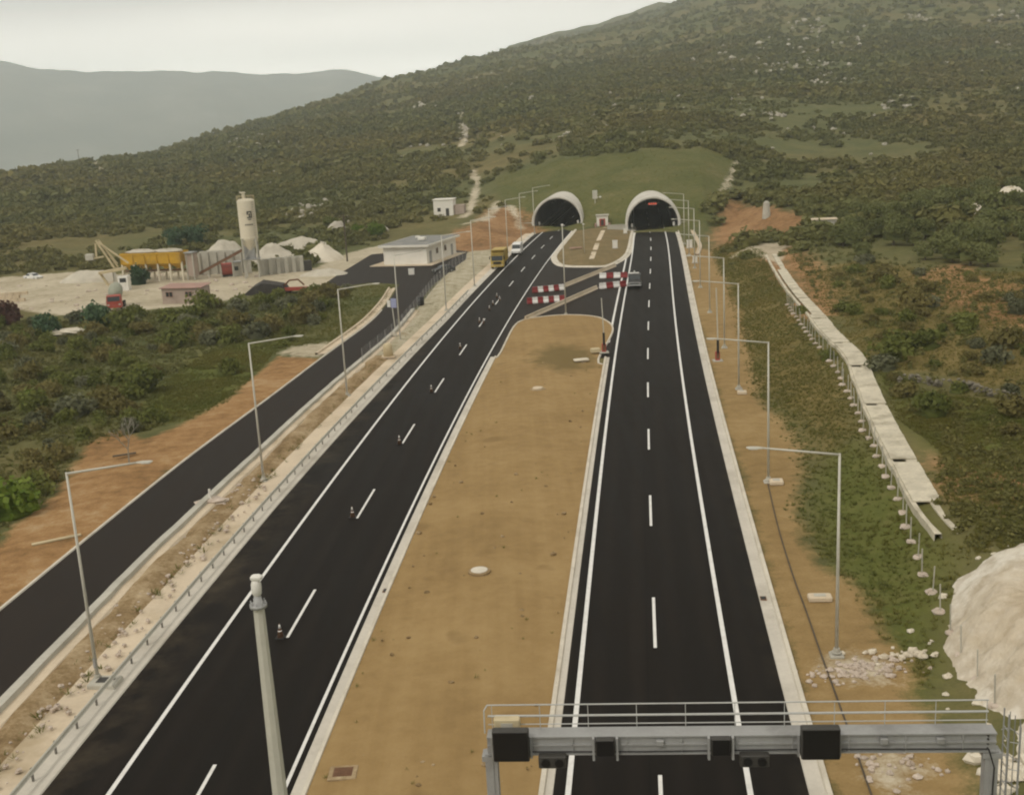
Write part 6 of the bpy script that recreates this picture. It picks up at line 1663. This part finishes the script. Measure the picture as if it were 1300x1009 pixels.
for p in sample_poly(POL_R, 62, 2.6):
    kind = ['bush', 'bush', 'brown', 'brown', 'brown', 'greyleaf'][RS.randint(0, 6)]
    put_bush(p, .8 + 2.1 * RS.beta(1.2, 3), kind, gr[kind][0], gr[kind][1], RS.uniform(.7, 1.1))
POL_T = Tp([(1040, 296), (1075, 276), (1110, 268), (1160, 262), (1225, 250), (1320, 246), (1330, 342), (1250, 345), (1180, 338), (1110, 330), (1070, 326)])[:, :2]
_b1, _b2 = T(1282, 262), T(1241, 273)
for p in sample_poly(POL_T, 72, 3.0, lambda q: (np.hypot(q[:, 0] - _b1[0], q[:, 1] - _b1[1]) > 5) & (np.hypot(q[:, 0] - _b2[0], q[:, 1] - _b2[1]) > 4)):
    put_tree(p, RS.uniform(1.7, 2.9), 'olive', 'round grey green olive tree in the grove on the right hillside', 'olive trees of the grove on the right')
# the ones that stand out
for px, py, r, kind, h_, lab in ((12, 655, 2.6, 'lush', 1.1, 'bright yellow green bush at the left edge of the orange soil'), (45, 515, 1.6, 'lush', 1.1, 'bright green bush in the scrub, farther back of the two on the left'),
                                 (288, 476, 1.9, 'bush', 1.0, 'solitary dark round bush standing in the green grass'), (176, 361, 2.4, 'bluegreen', 1.5, 'dark blue green bush before the yellow hoppers'),
                                 (120, 418, 3.0, 'bluegreen', 1.3, 'big blue green bush below the red mixer truck'), (58, 425, 2.6, 'bluegreen', 1.2, 'blue green bush left of the pale slab'), (12, 412, 2.8, 'redbush', 1.3, 'reddish bush at the far left below the yard'),
                                 (178, 497, 2.6, 'bush', 1.0, 'large dark bush on the left edge of the green grass'), (1018, 398, 1.0, 'bush', 1.0, 'small dark bush above the head of the fence posts'), (1050, 456, 1.1, 'bush', 1.0, 'dark round bush between the fence posts and the verge'), (1040, 298, 2.5, 'bush', 1.0, 'dark bush in front of the low stone hut')):
    p = T(px, py); put_bush(p, r, kind, lab, None, h_)
for px, py, r, kind, lab in ((222, 316, 3.2, 'bluegreen', 'blue green tree behind the left half of the yellow hoppers'), (250, 314, 3.4, 'bluegreen', 'blue green tree behind the right half of the yellow hoppers'), (1258, 282, 3.4, 'olive', 'tall grey green tree beside the largest white boulder'), (478, 303, 2.6, 'lush', 'yellow green tree above the forecourt behind the utility pole'), (455, 300, 2.0, 'lush', 'small yellow green tree just right of the utility pole'), (420, 292, 2.2, 'bush', 'dark tree behind the big white gravel heap')):
    put_tree(T(px, py), r, kind, lab, None, 1.1, 'tree')
# bare grey tree
b = T(164, 588); t = thing('bare_tree', 'leafless grey tree at the edge of the orange soil on the left', 'tree', b)
rg = random.Random(5); mb = MB(); tw = mb
def grow(p, d, L, r, k):
    q = p + d * L; (mb if k > 1 else tw).bar(p, q, r, r * .7, 5)
    if k == 0: return
    for _ in range(3 if k > 1 else 4):
        e = (d + Vector((rg.uniform(-1, 1), rg.uniform(-1, 1), rg.uniform(-.25, .75))) * .75).normalized(); grow(q, e, L * rg.uniform(.55, .8), r * .62, k - 1)
grow(Vector((0, 0, -.1)), Vector((.05, 0, 1)), 1.4, .07, 4)
mb.build('trunk', MT['palebark'], t)

# ---- low growth as masses
def low_growth(name, polys, n, lod, rmin, rmax, mat, lim=.8, zs=(.7, 1.2), avoid=True):
    P_ = []
    for poly, k in zip(polys, n):
        poly = np.asarray([q[:2] for q in poly]); lo, hi = poly.min(0), poly.max(0); q = RS.uniform(lo, hi, (k * 3, 2)); ok = sdf(poly, q[:, 0], q[:, 1]) > -.6 * RS.uniform(size=len(q))
        ok &= corridor(q[:, 0], q[:, 1]) > lim if avoid else True
        if avoid: ok &= (fbm(q[:, 0] / 5, q[:, 1] / 5, 61, 3) > -.22 + .3 * RS.uniform(size=len(q)) - .12)
        ok &= sdf(green0, q[:, 0], q[:, 1]) < -.3
        P_.append(q[ok][:k])
    P_ = np.vstack(P_); z = height(P_[:, 0], P_[:, 1]); sc = rmin + (rmax - rmin) * RS.beta(1.5, 3, len(P_))
    return scatter(name, [bush_arrays(900 + k, *lod) for k in range(5)], np.stack([P_[:, 0], P_[:, 1], z - .03], 1), sc, sc * RS.uniform(*zs, len(P_)), mat, RS)
POL_M = Tp([(985, 300), (1010, 330), (1040, 380), (1090, 420), (1130, 500), (1190, 560), (1330, 600), (1330, 340), (1150, 330), (1060, 310)])[:, :2]
POL_RB = Tp([(1200, 560), (1330, 585), (1340, 690), (1240, 705), (1200, 640)])[:, :2]
low_growth('undergrowth', [POL_L, POL_M, POL_RB], [3600, 1000, 300], (20, .22, (5, 2)), .22, .85, MT['maquis'])
POL_BANK = np.array([tuple(p[:2]) for p in Tp([(905, 318), (932, 372), (945, 400), (962, 500), (1002, 545), (1022, 580), (1022, 612), (1012, 648), (1030, 688), (1056, 724), (1098, 748), (1134, 812), (1165, 848), (1170, 880), (1195, 800), (1215, 735), (1240, 700), (1200, 665), (1165, 618), (1130, 550), (1100, 490), (1060, 430), (1010, 380), (975, 325), (930, 305)])])
GR_ = (9, .16, None)
def tuft_arrays(seed, n=16):
    rg = np.random.RandomState(seed); a = rg.uniform(0, 2 * PI, n); b = rg.uniform(0, .5, n); base = np.stack([b * np.cos(a), b * np.sin(a), b * 0], 1)
    out = np.stack([np.cos(a), np.sin(a), 0 * a], 1) * rg.uniform(.3, 1.0, n)[:, None]; h = rg.uniform(.35, .9, n); tip = base + out; tip[:, 2] = h
    w = np.stack([-np.sin(a), np.cos(a), 0 * a], 1) * .09
    V = np.stack([base - w, base + w, tip + w * .25, tip - w * .25], 1).reshape(-1, 3); return V, np.arange(n * 4).reshape(-1, 4), rg.uniform(0, 1, n)
def grass(name, polys, n, rmin, rmax, mat='grass'):
    P_ = []
    for poly, k in zip(polys, n):
        poly = np.asarray([q[:2] for q in poly]); lo, hi = poly.min(0), poly.max(0); q = RS.uniform(lo, hi, (k * 3, 2)); ok = sdf(poly, q[:, 0], q[:, 1]) > -1.2 * RS.uniform(size=len(q)) ** 3
        ok &= fbm(q[:, 0] / 4, q[:, 1] / 4, 71, 3) > -.2 + .3 * RS.uniform(size=len(q)) - .1
        ok &= sdf(hp, q[:, 0], q[:, 1]) < .2
        ok &= linedist(pp_ch, q[:, 0], q[:, 1]) > 1.2
        P_.append(q[ok][:k])
    P_ = np.vstack(P_); z = height(P_[:, 0], P_[:, 1]); sc = RS.uniform(rmin, rmax, len(P_))
    return scatter(name, [tuft_arrays(40 + k) for k in range(5)], np.stack([P_[:, 0], P_[:, 1], z - .02], 1), sc, sc * RS.uniform(.7, 1.3, len(P_)), MT[mat], RS, tshift=fbm(P_[:, 0] / 7, P_[:, 1] / 7, 83, 3) * .8)
pp_ch = np.array([T(*q)[:2] for q in ch_px]); POL_LG = Tp([(330, 440), (360, 400), (420, 372), (450, 364), (504, 362), (492, 382), (470, 404), (440, 428), (400, 436)])
grass('grass', [POL_BANK, G_GREEN[0], G_GREEN[2], POL_RB, POL_LG], [19000, 7500, 4500, 3000, 4500], .10, .25)
grass('grass', [POL_L], [9000], .12, .34)
grass('dry_grass', [G_DRY[0], G_DRY[1], G_LAWN], [16000, 9000, 3000], .09, .24, 'drygrass')
P_ = RS.uniform(YARD.min(0), YARD.max(0), (500, 2)); P_ = P_[(sdf(YARD, P_[:, 0], P_[:, 1]) > 1) & (P_[:, 0] < W(330, 360)[0])][:150]; mb = MB(); rg = random.Random(31)
for x, y in P_: s_ = rg.uniform(.1, .5); mb.blob((x, y, s_ * .2), (s_ * 1.3, s_, s_ * .5), rg.random(), 6, 4, .3)
o = mb.build('yard_debris', MT['rubble']); o['kind'] = 'stuff'
mb = MB(); rg = random.Random(51)
for k in range(70):
    y = 42 + 86 * rg.random() ** 1.6; xa, xb = onroad(XL, y, 5.0)[0], onroad(XR, y, -5.4)[0]; x = rg.uniform(xa, xb); s_ = abs(rg.gauss(.04, .05)) + .03
    mb.blob((x, y, .34 if min(x - xa, xb - x) > 4 else .2), (s_ * 1.3, s_, s_ * .8), rg.random(), 5, 3, .35)
o = mb.build('clods', MT['strip']); o['kind'] = 'stuff'
P_ = []; rgw = np.random.RandomState(6)
for k in range(50):
    y = 42 + 88 * rgw.uniform() ** 1.3; xa, xb = onroad(XL, y, 5.0)[0], onroad(XR, y, -5.4)[0]; q = rgw.beta(.5, .5); P_.append((xa + (xb - xa) * q, y, .12 + .2 * math.sin(PI * q)))
P_ = np.array(P_); sc = rgw.uniform(.08, .22, len(P_)); scatter('weeds', [tuft_arrays(180 + k, 9) for k in range(3)], P_, sc, sc, MT['grass'], rgw)
# weeds and stones on the rough fill between the roads
P_ = []; rgw = np.random.RandomState(3)
for k in range(420):
    y = rgw.uniform(42, 200); a = float(XSR(y)) + 1.6; b2 = onroad(XL, y, -9.2)[0]; P_.append((rgw.uniform(a, max(a + .3, b2)), y, .12))
P_ = np.array(P_); sc = rgw.uniform(.12, .38, len(P_)); scatter('weeds', [tuft_arrays(80 + k, 10) for k in range(3)], P_, sc, sc, MT['grass'], rgw)
mb = MB(); rg = random.Random(9)
for k in range(230):
    y = rg.uniform(42, 190) if k > 260 else rg.uniform(42, 90); a = float(XSR(y)) + 1.2; b2 = onroad(XL, y, -8.8)[0]; s = rg.uniform(.05, .2); mb.blob((rg.uniform(a, b2), y, .22), (s, s, s * .7), rg.random(), 5, 3, .3)
o = mb.build('loose_stones', MT['rubble']); o['kind'] = 'stuff'
